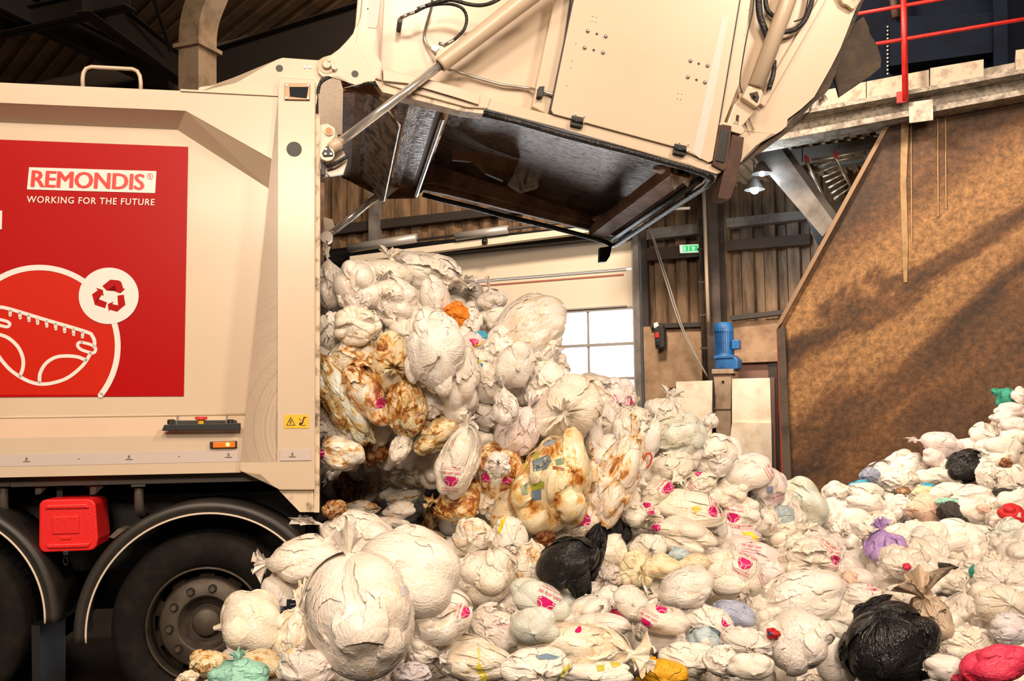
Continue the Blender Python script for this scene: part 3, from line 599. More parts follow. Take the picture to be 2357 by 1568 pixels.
wtube('wall_conduit', [(300, 205, -.3), (470, 181, -.3), (640, 147, -.3), (760, 118, -.3)], .045, mat('ochre_pipe', (.22, .14, .06), .5), label='lower ochre conduit, just under the other one', cat='pipe')
# duct
dm = mat('duct_metal', (.36, .27, .18), .4, metal=.5, dirt=(.22, .16, .1), dscale=5)
A = T(455, 150, 3.6); duct = bmesh.new(); path = []
for px, py in ((455, 330), (455, 205), (455, 118), (457, 70), (466, 35), (482, 5), (505, -30), (560, -95)): path.append(T(px, py, 3.6))
path = bez(path, 4); rings = []
for i, p in enumerate(path):
    t = (path[min(i + 1, len(path) - 1)] - path[max(i - 1, 0)]).normalized(); s = t.cross(Vector((0, 1, 0))).normalized(); n = s.cross(t)
    hw, hd = .115, .13
    s2 = (s + n * .0)
    rings.append([duct.verts.new(p + s * a * hw + n * b * hd) for a, b in ((-1, -1), (1, -1), (1, 1), (-1, 1))])
for i in range(len(rings) - 1):
    for k in range(4): duct.faces.new((rings[i][k], rings[i][(k + 1) % 4], rings[i + 1][(k + 1) % 4], rings[i + 1][k]))
dt = empty('air_duct', M=TM, label='bent rectangular metal duct rising behind the truck roof', cat='duct')
dt.rotation_euler[2] += 0
bmesh.ops.rotate(duct, verts=duct.verts, cent=T(455, 150, 3.6), matrix=Matrix.Rotation(math.radians(-32), 3, 'Z'))
bmo('duct_body', duct, dm, dt)
bm = bmesh.new(); add_box(bm, (T(455, 114, 3.6).x - .15, 3.6 - .17, T(455, 116, 3.6).z - .01), (T(455, 114, 3.6).x + .15, 3.6 + .17, T(455, 114, 3.6).z + .02)); bmesh.ops.rotate(bm, verts=bm.verts, cent=T(455, 150, 3.6), matrix=Matrix.Rotation(math.radians(-32), 3, 'Z')); bmo('duct_flange', bm, dm, dt)
# back wall: corrugated cladding over a tan concrete base, with the big door opening
DX0, DX1 = wl(840, 700).x, wl(1468, 700).x; DTOP = wl(1468, 556).z
ZB = wl(1600, 748).z
def corr(name, x0, x1, z0, z1, m, label, y=0.0, pitch=.34):
    bm = bmesh.new(); x = x0 - ((x0 + 24) % pitch); prev = None
    while x < x1:
        for dx, dy in ((0, 0), (pitch * .5, 0), (pitch * .58, .07), (pitch * .92, .07)):
            xx = max(x0, min(x + dx, x1)); a = bm.verts.new((xx, y + dy, z0)); b = bm.verts.new((xx, y + dy, z1))
            if prev and prev[0].co.x < xx - 1e-5: bm.faces.new((prev[0], prev[1], b, a))
            prev = (a, b)
        x += pitch
    o = bmo(name, bm, m); o.matrix_world = WM; return tag(o, label, kind='structure')
corr('wall_back', -24, 22, DTOP - .01, 10.5, clad, 'brown corrugated cladding of the far wall above the door')
corr('wall_back', DX1 + .12, 22, ZB, DTOP, clad, 'brown corrugated cladding beside the big door')
corr('wall_back', -24, DX0, 0, DTOP, clad, 'brown corrugated cladding on the truck side of the big door')
wbox('wall_base', (DX1 + .12, -.12, 0), (22, .1, ZB), plinth_m, label='tan concrete base wall under the cladding', kind='structure')
wprism('trim_12', [(1497, 745), (1612, 742), (1612, 752), (1497, 756)], -.2, 0, dark_steel, label='dark ledge on top of the base wall beside the door', kind='structure')
wprism('trim_12', [(1680, 727), (1815, 712), (1815, 722), (1680, 738)], -.25, -.1, dark_steel, label='dark ledge on top of the base wall beyond the column', kind='structure')
# sectional door
bm = bmesh.new()
zs = [DTOP + .1, wl(1460, 619).z, wl(1460, 706).z]
for a, b in ((zs[0], zs[1] + .01), (zs[1] - .01, zs[2])): add_box(bm, (DX0, -.06, b), (DX1, .0, a))
door = bmo('door_1', bm, doorm, bevel=.008); door.matrix_world = WM; tag(door, 'cream sectional overhead door with a glazed lower half', kind='structure')
zrows = [wl(1460, y).z for y in (709, 791, 871, 951)]; zrows.append(max(0, zrows[-1] - .56)); zrows.append(0.02)
cols = [DX0]; xr = wl(1469, 800).x; wpx = wl(1469, 800).x - wl(1357, 800).x
x = xr
xs = []
while x > DX0: xs.append(x); x -= wpx
bm = bmesh.new()
for x in xs: add_box(bm, (x - .02, -.05, 0), (x + .02, -.01, zrows[0]))
for z in zrows: add_box(bm, (DX0, -.07, z - .025), (DX1, -.01, z + .025))
bmo('muntins', bm, alum, door)
bm = bmesh.new()
for z in (zs[1], zrows[0] + .03): add_box(bm, (DX0, -.10, z - .012), (DX1 - .15, -.07, z + .012))
bmo('door_rail', bm, alum, door)
bm = bmesh.new(); z = zs[1] - .09; add_box(bm, (DX0, -.075, z - .01), (DX1 - .2, -.06, z + .015)); bmo('red_hose', bm, mat('faded_red', (.45, .16, .11), .5), door)
bm = bmesh.new(); add_box(bm, (DX1 - .06, -.09, 0), (DX1, -.0, zs[0])); bmo('door_stile', bm, alum, door)
gl = bpy.data.materials.new('pane_glass'); gl.use_nodes = True; nt = gl.node_tree; nt.nodes.remove(nt.nodes['Principled BSDF'])
mo = nt.nodes['Material Output']; tr = nd(nt, 'ShaderNodeBsdfTransparent'); gs = nd(nt, 'ShaderNodeBsdfGlossy', Roughness=.03); fr = nd(nt, 'ShaderNodeFresnel', IOR=1.4); ms = nd(nt, 'ShaderNodeMixShader')
nt.links.new(fr.outputs[0], ms.inputs[0]); nt.links.new(tr.outputs[0], ms.inputs[1]); nt.links.new(gs.outputs[0], ms.inputs[2]); nt.links.new(ms.outputs[0], mo.inputs[0])
bm = bmesh.new(); add_prism(bm, [(DX0, -.03, .02), (DX1, -.03, .02), (DX1, -.03, zrows[0]), (DX0, -.03, zrows[0])], [(DX0, -.02, .02), (DX1, -.02, .02), (DX1, -.02, zrows[0]), (DX0, -.02, zrows[0])]); bmo('glass_panes', bm, gl, door)
wbox('trim_1', (DX1, -.2, 0), (DX1 + .09, 0, DTOP + .25), grey_steel, label='grey guide post at the side of the big door', kind='structure')
wbox('trim_2', (DX1 + .10, -.1, 0), (DX1 + .2, .0, DTOP + .2), dark_steel, label='dark post behind the door guide', kind='structure')
wbox('trim_3', (DX0 - 3, -.3, DTOP + .05), (DX1, -.02, DTOP + .28), black, label='black lintel beam across the top of the big door', kind='structure')
wprism('door_track', [(805, 590), (1150, 545), (1470, 508), (1470, 520), (1150, 560), (805, 604)], -.55, -.4, doorm, label='cream horizontal rail in front of the door lintel', cat='rail')
wbox('trim_4', (wl(805, 590).x - 8, -.7, 0), (wl(805, 590).x - .35, -.3, 9), dw, label='dark wall strip beside the truck', kind='structure')
wtube('spring_shaft', [(805, 572, -.6), (960, 548, -.6)], .08, alum, label='thick pale spring roll above the door, next to the truck', cat='pipe')
wtube('spring_shaft', [(1050, 545, -.6), (1170, 528, -.6)], .07, alum, label='second pale spring roll above the door, under the raised tailgate', cat='pipe')
wtube('spring_shaft', [(750, 578, -.6), (1400, 500, -.6)], .025, dark_steel, label='thin dark shaft carrying the pale spring rolls', cat='pipe')
wtube('motor_knob', [(1112, 556, -.6), (1120, 556, -.6)], .05, black, label='small black knob at the end of the second spring roll', cat='knob')
wprism('wall_girt', [(740, 520), (1200, 470), (1200, 488), (740, 542)], -.15, -.02, dark_steel, label='dark horizontal rail on the cladding behind the tailgate', cat='rail')
wprism('support_post', [(848, 440), (868, 436), (868, 560), (848, 564)], -.25, -.1, grey_steel, label='short grey post on the cladding between truck and tailgate', cat='post')
# girts, column, pipes
wprism('wall_girt', [(1488, 528), (1615, 512), (1615, 536), (1488, 552)], -.2, -.02, grey_steel, label='grey steel rail above the exit sign', cat='rail')
wprism('wall_girt', [(1672, 503), (1872, 482), (1872, 502), (1672, 524)], -.2, -.02, grey_steel, label='grey steel rail beyond the dark column', cat='rail')
wprism('wall_girt', [(1488, 572), (1615, 560), (1615, 590), (1488, 600)], -.15, -.02, mat('brown_rail', (.06, .035, .022), .6), label='dark brown rail behind the exit sign', cat='rail')
wprism('wall_girt', [(1672, 553), (1865, 538), (1865, 562), (1672, 577)], -.15, -.02, mat('brown_rail', (.06, .035, .022), .6), label='dark brown rail beyond the dark column, under the grey one', cat='rail')
colm = mat('dark_column', (.075, .05, .035), .6, dirt=(.03, .02, .014), dscale=3)
cb = empty('steel_column', M=WM, label='dark steel column with cables running up between the two wall bays', cat='column')
x0, x1 = wl(1640, 700).x, wl(1672, 700).x
bm = bmesh.new(); add_box(bm, (x0, -.4, 0), (x1, -.36, 9)); add_box(bm, (x0, -.04, 0), (x1, 0, 9)); add_box(bm, ((x0 + x1) / 2 - .02, -.38, 0), ((x0 + x1) / 2 + .02, -.02, 9)); bmo('column_flange', bm, colm, cb)
bm = bmesh.new()
for k in range(5): add_tube(bm, [(x0 - .10 + k * .03, -.3, .5), (x0 - .10 + k * .03, -.3, 9)], .015, 8)
bmo('cable_run', bm, colm, cb, True)
bm = bmesh.new()
for k in range(7): add_box(bm, (x0 - .13, -.32, 2.2 + k * .5), (x0 + .02, -.28, 2.23 + k * .5))
bmo('cable_bracket', bm, colm, cb)
wtube('drain_pipe', [(1620, 440, -.6), (1630, 742, -.6)], .028, mat('pale_pipe', (.55, .42, .30), .5), label='thin pale vertical pipe on the left of the dark column', cat='pipe')
wtube('pull_rope', [(1496, 530, -.3), (1530, 640, -.5), (1570, 760, -.6), (1628, 868, -.6)], .009, mat('rope_grey', (.35, .32, .29), .7), curve=True, label='grey rope hanging slanting from the door rail to the base wall', cat='rope')
wtube('pull_rope', [(1499, 530, -.28), (1535, 640, -.45), (1575, 762, -.55), (1629, 868, -.58)], .009, mat('rope_grey', (.35, .32, .29), .7), curve=True, label='second grey rope beside the slanting one', cat='rope')
wtube('strip_lamp', [(1540, 482, -.8), (1588, 479, -.8)], .02, mat('lamp_tube_pale', (.8, .75, .65), .4), label='short pale tube lamp under the tailgate corner', cat='lamp')
# exit sign
ex = wprism('exit_sign', [(1564, 564), (1608, 562), (1609, 580), (1565, 582)], -.26, -.2, mat('sign_white', (.8, .85, .8), .4, emit=(.75, 1, .8), es=.55), label='lit green and white emergency exit sign on the far wall', cat='sign')
exg = mat('sign_green', (.02, .45, .12), .4, emit=(.03, .75, .2), es=.75)
for pts in (((1572, 566), (1584, 565.5), (1584.5, 578.5), (1572.5, 579)), ((1586, 565.5), (1606, 564.5), (1606.5, 577.5), (1586.5, 578.5))): wprism('green_field', pts, -.265, -.259, exg, parent=ex)
exw = mat('sign_white')if False else MATS['sign_white']
wprism('arrow', [(1591, 571), (1596, 566), (1601, 571), (1598, 571), (1598, 576.5), (1594, 577), (1594, 571)], -.268, -.264, exw, parent=ex)
wprism('door_mark', [(1574, 568), (1578, 568), (1578, 577), (1574, 577)], -.268, -.264, exw, parent=ex)
# traffic light
tl = wprism('signal_light', [(1504, 752), (1524, 748), (1528, 762), (1528, 800), (1508, 803)], -.35, -.2, mat('signal_black', (.02, .018, .018), .6), bevel=.02, label='black signal box with a red lamp on the base wall beside the door', cat='signal light')
wprism('red_lens', [(1507, 766), (1515, 765), (1516, 777), (1508, 778)], -.37, -.34, mat('lens_red', (.55, .02, .02), .3, emit=(1, .05, .03), es=.3), parent=tl, bevel=.01)
wprism('dark_lens', [(1507, 784), (1517, 783), (1518, 796), (1508, 797)], -.37, -.34, black, parent=tl, bevel=.01)
wprism('mount', [(1504, 745), (1512, 741), (1516, 750), (1506, 756)], -.35, -.3, white, parent=tl)
# blue motor on its box column
blue = mat('motor_blue', (.015, .12, .34), .45, dirt=(.01, .06, .18), dscale=6)
mo_ = empty('gear_motor', M=WM, label='blue electric gear motor standing on a tan steel duct column', cat='motor')
def wlathe(name, prof, px, py, v, m, parent, seg=24, smooth=False):
    bm = bmesh.new(); add_lathe(bm, prof, wl(px, py, v), (0, 0, 1), seg); return bmo(name, bm, m, parent, smooth)
s = 1 / 158.
wlathe('motor_body', [(0, 0), (.115, 0), (.125, -.02)] + [(r, -.03 - k * .02 - j * .01) for k in range(18) for j, r in enumerate((.118, .118))] + [(.14, -.42), (.14, -.45)], 1666, 752, -1.0, blue, mo_)
bm = bmesh.new(); c = wl(1666, 752, -1.0)
for k in range(28):
    a = k * 2 * PI / 28; d = Vector((math.cos(a), math.sin(a), 0)); t = Vector((-d.y, d.x, 0)) * .004
    add_prism(bm, [c + d * .11 + t + Vector((0, 0, -.08)), c + d * .11 - t + Vector((0, 0, -.08)), c + d * .11 - t + Vector((0, 0, -.4)), c + d * .11 + t + Vector((0, 0, -.4))], [c + d * .135 + t + Vector((0, 0, -.08)), c + d * .135 - t + Vector((0, 0, -.08)), c + d * .135 - t + Vector((0, 0, -.4)), c + d * .135 + t + Vector((0, 0, -.4))])
bmo('cooling_fins', bm, blue, mo_)
wlathe('fan_cover', [(0, .03), (.11, .03), (.13, .0), (.138, -.05), (.138, -.1)], 1665, 748, -1.0, blue, mo_)
wprism('terminal_box', [(1684, 783), (1700, 782), (1700, 803), (1684, 804)], -1.12, -.95, blue, parent=mo_, bevel=.01)
wprism('gearbox', [(1646, 823), (1690, 821), (1698, 826), (1698, 848), (1690, 851), (1646, 850)], -1.15, -.85, blue, parent=mo_, bevel=.02)
wprism('gearbox_flange', [(1643, 820), (1688, 818), (1688, 824), (1643, 826)], -1.17, -.83, blue, parent=mo_, bevel=.006)
tanst = mat('tan_steel', (.36, .27, .19), .55, dirt=(.22, .15, .1), dscale=4)
bc = wprism('box_column', [(1641, 853), (1683, 853), (1682, 1060), (1650, 1060), (1645, 900)], -1.12, -.85, tanst, bevel=.01, label='tan steel box column under the blue motor', cat='column')
wprism('column_seam', [(1643, 938), (1681, 938), (1681, 942), (1643, 942)], -1.14, -1.11, tanst, parent=bc)
wprism('column_cap', [(1638, 850), (1688, 849), (1688, 860), (1638, 861)], -1.16, -.8, tanst, parent=bc, bevel=.006)
tcyl_m = black
def wknob(px, py, v, r, m, parent, name):
    bm = bmesh.new(); p = wl(px, py, v); add_tube(bm, [p, p + Vector((0, .02, 0))], r, 12); return bmo(name, bm, m, parent)
wknob(1664, 879, -1.135, .018, black, bc, 'bolt_hole')
wprism('dark_post', [(1640, 880), (1652, 880), (1656, 1060), (1640, 1060)], -.8, -.6, dark_steel, label='dark post behind the tan box column', cat='post')
# belt guards
pgm = mat('pale_board', (.82, .74, .60), .6, dirt=(.64, .52, .38), dscale=3)
wprism('cover_board', [(1556, 879), (1639, 876), (1638, 1000), (1636, 1060), (1560, 1060)], -1.3, -1.27, pgm, label='pale board left of the tan box column, partly behind the bag heap', cat='board')
bb = wprism('cover_board', [(1685, 872), (1772, 870), (1775, 974), (1685, 972)], -1.3, -1.27, pgm, label='tall bent pale board right of the tan box column', cat='board')
wprism('lower_sheet', [(1685, 972), (1775, 974), (1777, 1073), (1676, 1050)], -1.36, -1.3, pgm, parent=bb)
wprism('side_frame', [(1774, 868), (1782, 870), (1786, 1080), (1777, 1078)], -1.3, -1.15, mat('mauve_brown', (.12, .07, .06), .6), parent=bb)
wprism('wall_cabinet', [(1534, 906), (1556, 905), (1556, 930), (1534, 931)], -.5, -.2, white, bevel=.01, label='small white box on the base wall beside the pale board', cat='box')
wprism('wall_bracket', [(1528, 894), (1556, 891), (1556, 902), (1528, 900)], -.5, -.15, rust, label='brown bracket above the small white wall box', cat='bracket')
wprism('door_2', [(1700, 838), (1770, 836), (1776, 1080), (1704, 1080)], -.28, -.24, mat('mauve_door', (.24, .13, .10), .7), kind='structure', label='mauve brown door leaf behind the pale board')
wprism('trim_5', [(1690, 812), (1790, 810), (1790, 832), (1690, 836)], -.4, -.2, plinth_m, kind='structure', label='tan concrete lintel over the mauve door')
wprism('door_edge', [(1768, 836), (1788, 834), (1792, 1090), (1776, 1085)], -.32, -.26, dark_steel, kind='structure', label='dark jamb beside the mauve door').name = 'trim_6'
# roof lamps seen in the distance
lampg = mat('lamp_glow', (1, 1, 1), .3, emit=(.7, .9, 1.0), es=60)
for i, (px, py, d, r, lb) in enumerate(((1737, 437, 12.8, .055, 'bright bluish lamp glowing under the dark roof by the diagonal brace'), (1754, 400, 12.6, .035, 'smaller bluish lamp at the edge of the diagonal brace, above the bright one'))):
    lm = empty('high_lamp', loc=at(px, py, d), label=lb, cat='lamp')
    bm = bmesh.new(); bmesh.ops.create_uvsphere(bm, u_segments=16, v_segments=10, radius=r); bmo('lit_bulb', bm, lampg, lm)
    bm = bmesh.new(); add_lathe(bm, [(.02, .16), (.05, .14), (.12, .02), (.13, .0)], (0, 0, 0), (0, 0, 1), 24); bmo('lamp_shade', bm, dark_steel, lm)
    bm = bmesh.new(); add_tube(bm, [(0, 0, .15), (0, 0, 8.9 - lm.location.z)], .008, 6); bmo('hanger', bm, dark_steel, lm)
    pl = bpy.data.lights.new('lamp_light', 'POINT'); pl.energy = 30 if i == 0 else 12; pl.color = (.75, .9, 1); pl.shadow_soft_size = .08; po = bpy.data.objects.new('lamp_light', pl); COL.objects.link(po); po.location = lm.location + Vector((0, -.15, -.15))
# ------------------------------------------------------------------ push wall, deck, railing
pushm = bpy.data.materials.new('stained_push_wall'); pushm.use_nodes = True; nt = pushm.node_tree; b = nt.nodes['Principled BSDF']; L = nt.links; b.inputs['Roughness'].default_value = .6
tc = nd(nt, 'ShaderNodeTexCoord'); mp = nd(nt, 'ShaderNodeMapping'); mp0 = nd(nt, 'ShaderNodeMapping'); mp0.inputs['Rotation'].default_value = (0, math.radians(38), 0); mp.inputs['Scale'].default_value = (.4, 1, 1.3); L.new(tc.outputs['Object'], mp0.inputs[0]); L.new(mp0.outputs[0], mp.inputs[0])
n1 = nd(nt, 'ShaderNodeTexNoise', Scale=.9, Detail=9.0, Roughness=.62, Distortion=.4); L.new(mp.outputs[0], n1.inputs[0])
n2 = nd(nt, 'ShaderNodeTexNoise', Scale=13.0, Detail=9.0, Roughness=.8); L.new(tc.outputs['Object'], n2.inputs[0])
n3 = nd(nt, 'ShaderNodeTexNoise', Scale=55.0, Detail=3.0); L.new(tc.outputs['Object'], n3.inputs[0])
cr = nd(nt, 'ShaderNodeValToRGB'); cr.color_ramp.elements[0].position = .36; cr.color_ramp.elements[0].color = (.060, .028, .012, 1); cr.color_ramp.elements[1].position = .64; cr.color_ramp.elements[1].color = (.40, .22, .09, 1)
e = cr.color_ramp.elements.new(.5); e.color = (.20, .095, .035, 1)
# smears left by the loader run diagonally over the wall
dt_ = nd(nt, 'ShaderNodeVectorMath', operation='DOT_PRODUCT'); dt_.inputs[1].default_value = (-math.sin(math.radians(32)), 0, math.cos(math.radians(32))); L.new(tc.outputs['Object'], dt_.inputs[0])
rr = nd(nt, 'ShaderNodeMapRange'); rr.inputs[1].default_value = 0; rr.inputs[2].default_value = 6; L.new(dt_.outputs['Value'], rr.inputs[0])
ns = nd(nt, 'ShaderNodeMath', operation='MULTIPLY_ADD'); ns.inputs[1].default_value = .30; L.new(n1.outputs[0], ns.inputs[0]); sb = nd(nt, 'ShaderNodeMath', operation='SUBTRACT'); sb.inputs[1].default_value = .15; L.new(rr.outputs[0], sb.inputs[0]); L.new(sb.outputs[0], ns.inputs[2])
band = nd(nt, 'ShaderNodeValToRGB'); BE = band.color_ramp.elements; BE[0].position = .1; BE[0].color = (.42,) * 3 + (1,); BE[1].position = .95; BE[1].color = (.30,) * 3 + (1,)
for p_, v_ in ((.28, .40), (.345, .62), (.385, .60), (.41, .30), (.445, .34), (.475, .64), (.51, .56), (.545, .40), (.62, .33), (.75, .30)): e_ = BE.new(p_); e_.color = (v_, v_, v_, 1)
L.new(ns.outputs[0], band.inputs[0])
av = nd(nt, 'ShaderNodeMath', operation='MULTIPLY_ADD'); av.inputs[1].default_value = .8; L.new(n1.outputs[0], av.inputs[0]); s2_ = nd(nt, 'ShaderNodeMath', operation='MULTIPLY_ADD'); s2_.inputs[1].default_value = .85; s2_.inputs[2].default_value = -.30; L.new(band.outputs[0], s2_.inputs[0]); L.new(s2_.outputs[0], av.inputs[2])
L.new(av.outputs[0], cr.inputs[0])
mr = nd(nt, 'ShaderNodeMapRange'); mr.inputs[1].default_value = .42; mr.inputs[2].default_value = .64; L.new(n2.outputs[0], mr.inputs[0])
mx = nd(nt, 'ShaderNodeMix', data_type='RGBA', blend_type='MULTIPLY'); mx.inputs[0].default_value = 1; L.new(cr.outputs[0], mx.inputs[6])
cr2 = nd(nt, 'ShaderNodeValToRGB'); cr2.color_ramp.elements[0].color = (.45, .42, .38, 1); cr2.color_ramp.elements[1].color = (1.35, 1.3, 1.2, 1); L.new(mr.outputs[0], cr2.inputs[0]); L.new(cr2.outputs[0], mx.inputs[7])
mr3 = nd(nt, 'ShaderNodeMapRange'); mr3.inputs[1].default_value = .70; mr3.inputs[2].default_value = .76; L.new(n3.outputs[0], mr3.inputs[0])
mx3 = nd(nt, 'ShaderNodeMix', data_type='RGBA'); mx3.inputs[7].default_value = (.60, .42, .26, 1); L.new(mr3.outputs[0], mx3.inputs[0]); L.new(mx.outputs[2], mx3.inputs[6]); L.new(mx3.outputs[2], b.inputs['Base Color'])
bp = nd(nt, 'ShaderNodeBump', Strength=.35, Distance=.02); L.new(n2.outputs[0], bp.inputs['Height']); L.new(bp.outputs[0], b.inputs['Normal'])
def pprism(name, pts, v0, v1, m, **k): return wprism(name, pts, v0, v1, m, o=PW, M=PM, **k)
pw = pprism('wall_push', [(1797, 752), (2072, 236), (2600, 150), (2600, 1290), (1820, 1290)], .0, .25, pushm, kind='structure', label='brown stained concrete push wall with a slanting edge behind the right heap')
pprism('edge_angle', [(1788, 757), (1806, 750), (1826, 1200), (1806, 1200)], -.06, .28, mat('dark_angle', (.10, .075, .055), .6, dirt=(.05, .035, .025), dscale=5), kind='structure', label='dark steel angle on the end of the push wall').name = 'trim_7'
pprism('red_strip', [(1787, 757), (1791, 757), (1805, 1120), (1800, 1120)], -.04, .3, mat('strip_red', (.55, .03, .03), .5), kind='structure', label='red painted strip along the end of the push wall').name = 'trim_8'
pprism('top_angle', [(1788, 757), (1800, 742), (2078, 232), (2068, 230), (1790, 742)], -.05, .27, mat('edge_brown', (.30, .19, .11), .6), kind='structure', label='thin steel edge along the slanting top of the push wall').name = 'trim_9'
bmm = mat('beam_cream_dirty', (.42, .38, .32), .6, dirt=(.20, .17, .13), dscale=6, damt=(.45, .6), dirt2=(.10, .08, .06))
# deck: concrete slabs on a steel I-beam
def dprism(name, pts, v0, v1, m, **k): return pprism(name, pts, v0, v1, m, **k)
deck = dprism('deck_slab', [(1700, 268), (1880, 236), (2140, 182), (2500, 112), (2500, 150), (2140, 214), (1900, 260), (1700, 296)], -.1, 2.4, bmm, kind='structure', label='concrete slab of the raised deck')
deck.name = 'trim_10'
kb = 0
for x0, x1 in ((1890, 1993), (1995, 2138), (2141, 2264), (2338, 2480)):
    yt = lambda x: 206 - (x - 1993) * .262 + (5 if x > 2300 else 0); yb = lambda x: 232 - (x - 1993) * .19
    kb += 1
    o = dprism('curb_block', [(x0, yb(x0) - 44 + (1993 - x0) * .02), (x1, yb(x1) - 44), (x1, yb(x1)), (x0, yb(x0))], -.14, .2, mat('curb_concrete', (.46, .39, .30), .7, dirt=(.30, .24, .18), dscale=8, damt=(.5, .62)), label=['pale concrete curb block on the deck edge just behind the rubber flap', 'long pale concrete curb block left of the red railing post foot', 'pale concrete curb block right of the red railing post', 'pale concrete curb block at the far end of the deck edge'][kb - 1], cat='curb')
ib = empty('deck_beam', M=PM, label='pale grimy steel I-beam carrying the deck above the push wall', cat='beam')
def ipoly(y0a, y1a, y0b, y1b): return [(1690, y0a), (2500, y0b), (2500, y1b), (1690, y1a)]
def byy(x, off): return off + (2357 - x) * .185
def bline(o1, o2): return [(1640, byy(1640, o1)), (2500, byy(2500, o1)), (2500, byy(2500, o2)), (1640, byy(1640, o2))]
dprism('top_flange', bline(158, 168), -.3, .1, bmm, parent=ib)
dprism('web', bline(166, 208), -.08, -.05, bmm, parent=ib)
dprism('bottom_flange', bline(205, 218), -.28, .12, bmm, parent=ib)
dprism('gusset_plate', [(2092, 236), (2147, 228), (2148, 276), (2093, 283)], -.32, -.29, white if False else mat('plate_pale', (.55, .50, .43), .6, dirt=(.3, .25, .2), dscale=9), parent=ib)
redr = mat('railing_red', (.62, .02, .015), .45, dirt=(.40, .012, .01), dscale=8)
rl = empty('safety_railing', M=PM, label='red tubular safety railing on the edge of the raised deck', cat='railing')
dprism('foot_plate', [(2063, 212), (2086, 208), (2087, 234), (2064, 237)], -.37, -.32, redr, parent=rl)
wtube('railing_post', [(2078, -120, -.36), (2084, 232, -.36)], .034, redr, o=PW, parent=rl, seg=16)
wtube('top_rail', [(1900, 45, -.36), (2081, 13, -.36), (2500, -60, -.36)], .022, redr, o=PW, parent=rl, seg=14)
wtube('middle_rail', [(1900, 122, -.36), (2023, 100, -.36), (2500, 20, -.36)], .022, redr, o=PW, parent=rl, seg=14)
navy = mat('navy_panel', (.005, .009, .020), .7, spec=.08, dirt=(.004, .006, .011), dscale=3)
ma = empty('blue_machine', M=PM, label='large dark blue steel machine housing standing on the deck behind the railing', cat='machine')
dprism('housing', [(1880, -120), (2600, -120), (2600, 140), (1880, 260)], 1.6, 2.6, navy, parent=ma)
dprism('housing_panel', [(2043, 40), (2043, 152), (2285, 120), (2285, 28)], 1.3, 1.6, navy, parent=ma)
dprism('housing_leg', [(2285, -60), (2318, -60), (2320, 148), (2287, 153)], 1.2, 1.6, navy, parent=ma)
for y in range(62, 175, 9): p = wl(2043, y, 1.28, PW); bm = bmesh.new(); add_lathe(bm, [(0, -.01), (.012, -.01), (.014, 0)], p, (0, 1, 0), 8); bmo('edge_bolt', bm, steel, ma)
wtube('machine_bracket', [(2052, -30, 1.2), (2062, 40, 1.2)], .05, rust, o=PW, parent=ma)
# underside of the mezzanine
umet = mat('mezzanine_soffit', (.62, .54, .42), .65, dirt=(.40, .33, .24), dscale=4)
bm = bmesh.new(); zt = wl(1900, 300, .4, PW).z
x = -3.4
for k in range(30):
    xx = x + k * .16; add_box(bm, (xx, .3, zt), (xx + .08, 3.6, zt + .05)); add_box(bm, (xx + .08, .3, zt + .05), (xx + .16, 3.6, zt + .07))
wl_ = bpy.data.lights.new('soffit_fill', 'POINT'); wl_.energy = 55; wl_.color = WARM; wl_.shadow_soft_size = .15; wo = bpy.data.objects.new('soffit_fill', wl_); COL.objects.link(wo); wo.location = PM @ Vector((-1.2, 1.0, zt - 2.4))  # invented fill light, added below the deck to brighten its soffit
sf = bmo('ceiling', bm, umet); sf.matrix_world = PM; tag(sf, 'ribbed sheet soffit under the raised deck', kind='structure')
def pb(name, pts, v0, v1, m, label, cat='beam'): return dprism(name, pts, v0, v1, m, label=label, cat=cat)
pb('cross_beam', [(1815, 345), (2040, 312), (2040, 332), (1815, 378)], .9, 1.1, mat('dark_grey_beam', (.14, .125, .11), .6), 'grey cross beam under the ribbed deck soffit')
pb('cross_beam', [(1815, 385), (2020, 352), (2020, 366), (1815, 400)], 1.4, 1.6, bmm, 'pale cross beam under the deck behind the hanging ladder')
pb('cross_beam', [(1860, 470), (1960, 462), (1960, 478), (1870, 490)], 1.8, 2.0, mat('dark_grey_beam', (.14, .125, .11), .6), 'short grey beam low under the deck next to the slanting wall edge')
pb('support_column', [(1813, 345), (1830, 342), (1900, 480), (1905, 560), (1880, 560), (1813, 400)], 1.2, 1.4, dark_steel, 'dark steel stanchion under the deck, behind the diagonal brace', 'column')
db = dprism('diagonal_brace', [(1728, 352), (1775, 330), (1795, 338), (1920, 512), (1893, 545)], .3, .42, grey_steel, label='grey flat steel diagonal brace beneath the raised deck', cat='brace')
dprism('brace_edge', [(1775, 330), (1800, 322), (1935, 505), (1918, 515)], .42, .6, dark_steel, parent=db)
dprism('brace_edge', [(1690, 320), (1870, 240), (1880, 262), (1700, 345)], 1.2, 1.4, dark_steel, label='dark beam behind the tailgate hull at the deck', cat='beam').name = 'cross_beam'
ld = empty('hanging_ladder', M=PM, label='aluminium ladder stored flat under the deck with red end caps', cat='ladder')
for pts in (((1856, 372, .6), (1905, 470, 1.0)), ((1922, 362, .6), (1965, 440, 1.0)), ((1870, 368, .6), (1990, 350, .6)), ((1873, 378, .65), (1985, 361, .65))): wtube('ladder_rail', pts, .022, zinc, o=PW, parent=ld)
for k in range(7):
    t = .1 + k * .13; wtube('rung', [(1856 + 49 * t + 20, 372 + 98 * t, .6 + .4 * t), (1922 + 43 * t, 362 + 78 * t, .6 + .4 * t)], .014, zinc, o=PW, parent=ld)
for x, y in ((1855, 364), (1922, 354)): dprism('end_cap', [(x - 4, y - 8), (x + 4, y - 5), (x + 5, y + 8), (x - 3, y + 7)], .55, .66, mat('cap_red', (.6, .03, .02), .5), parent=ld)
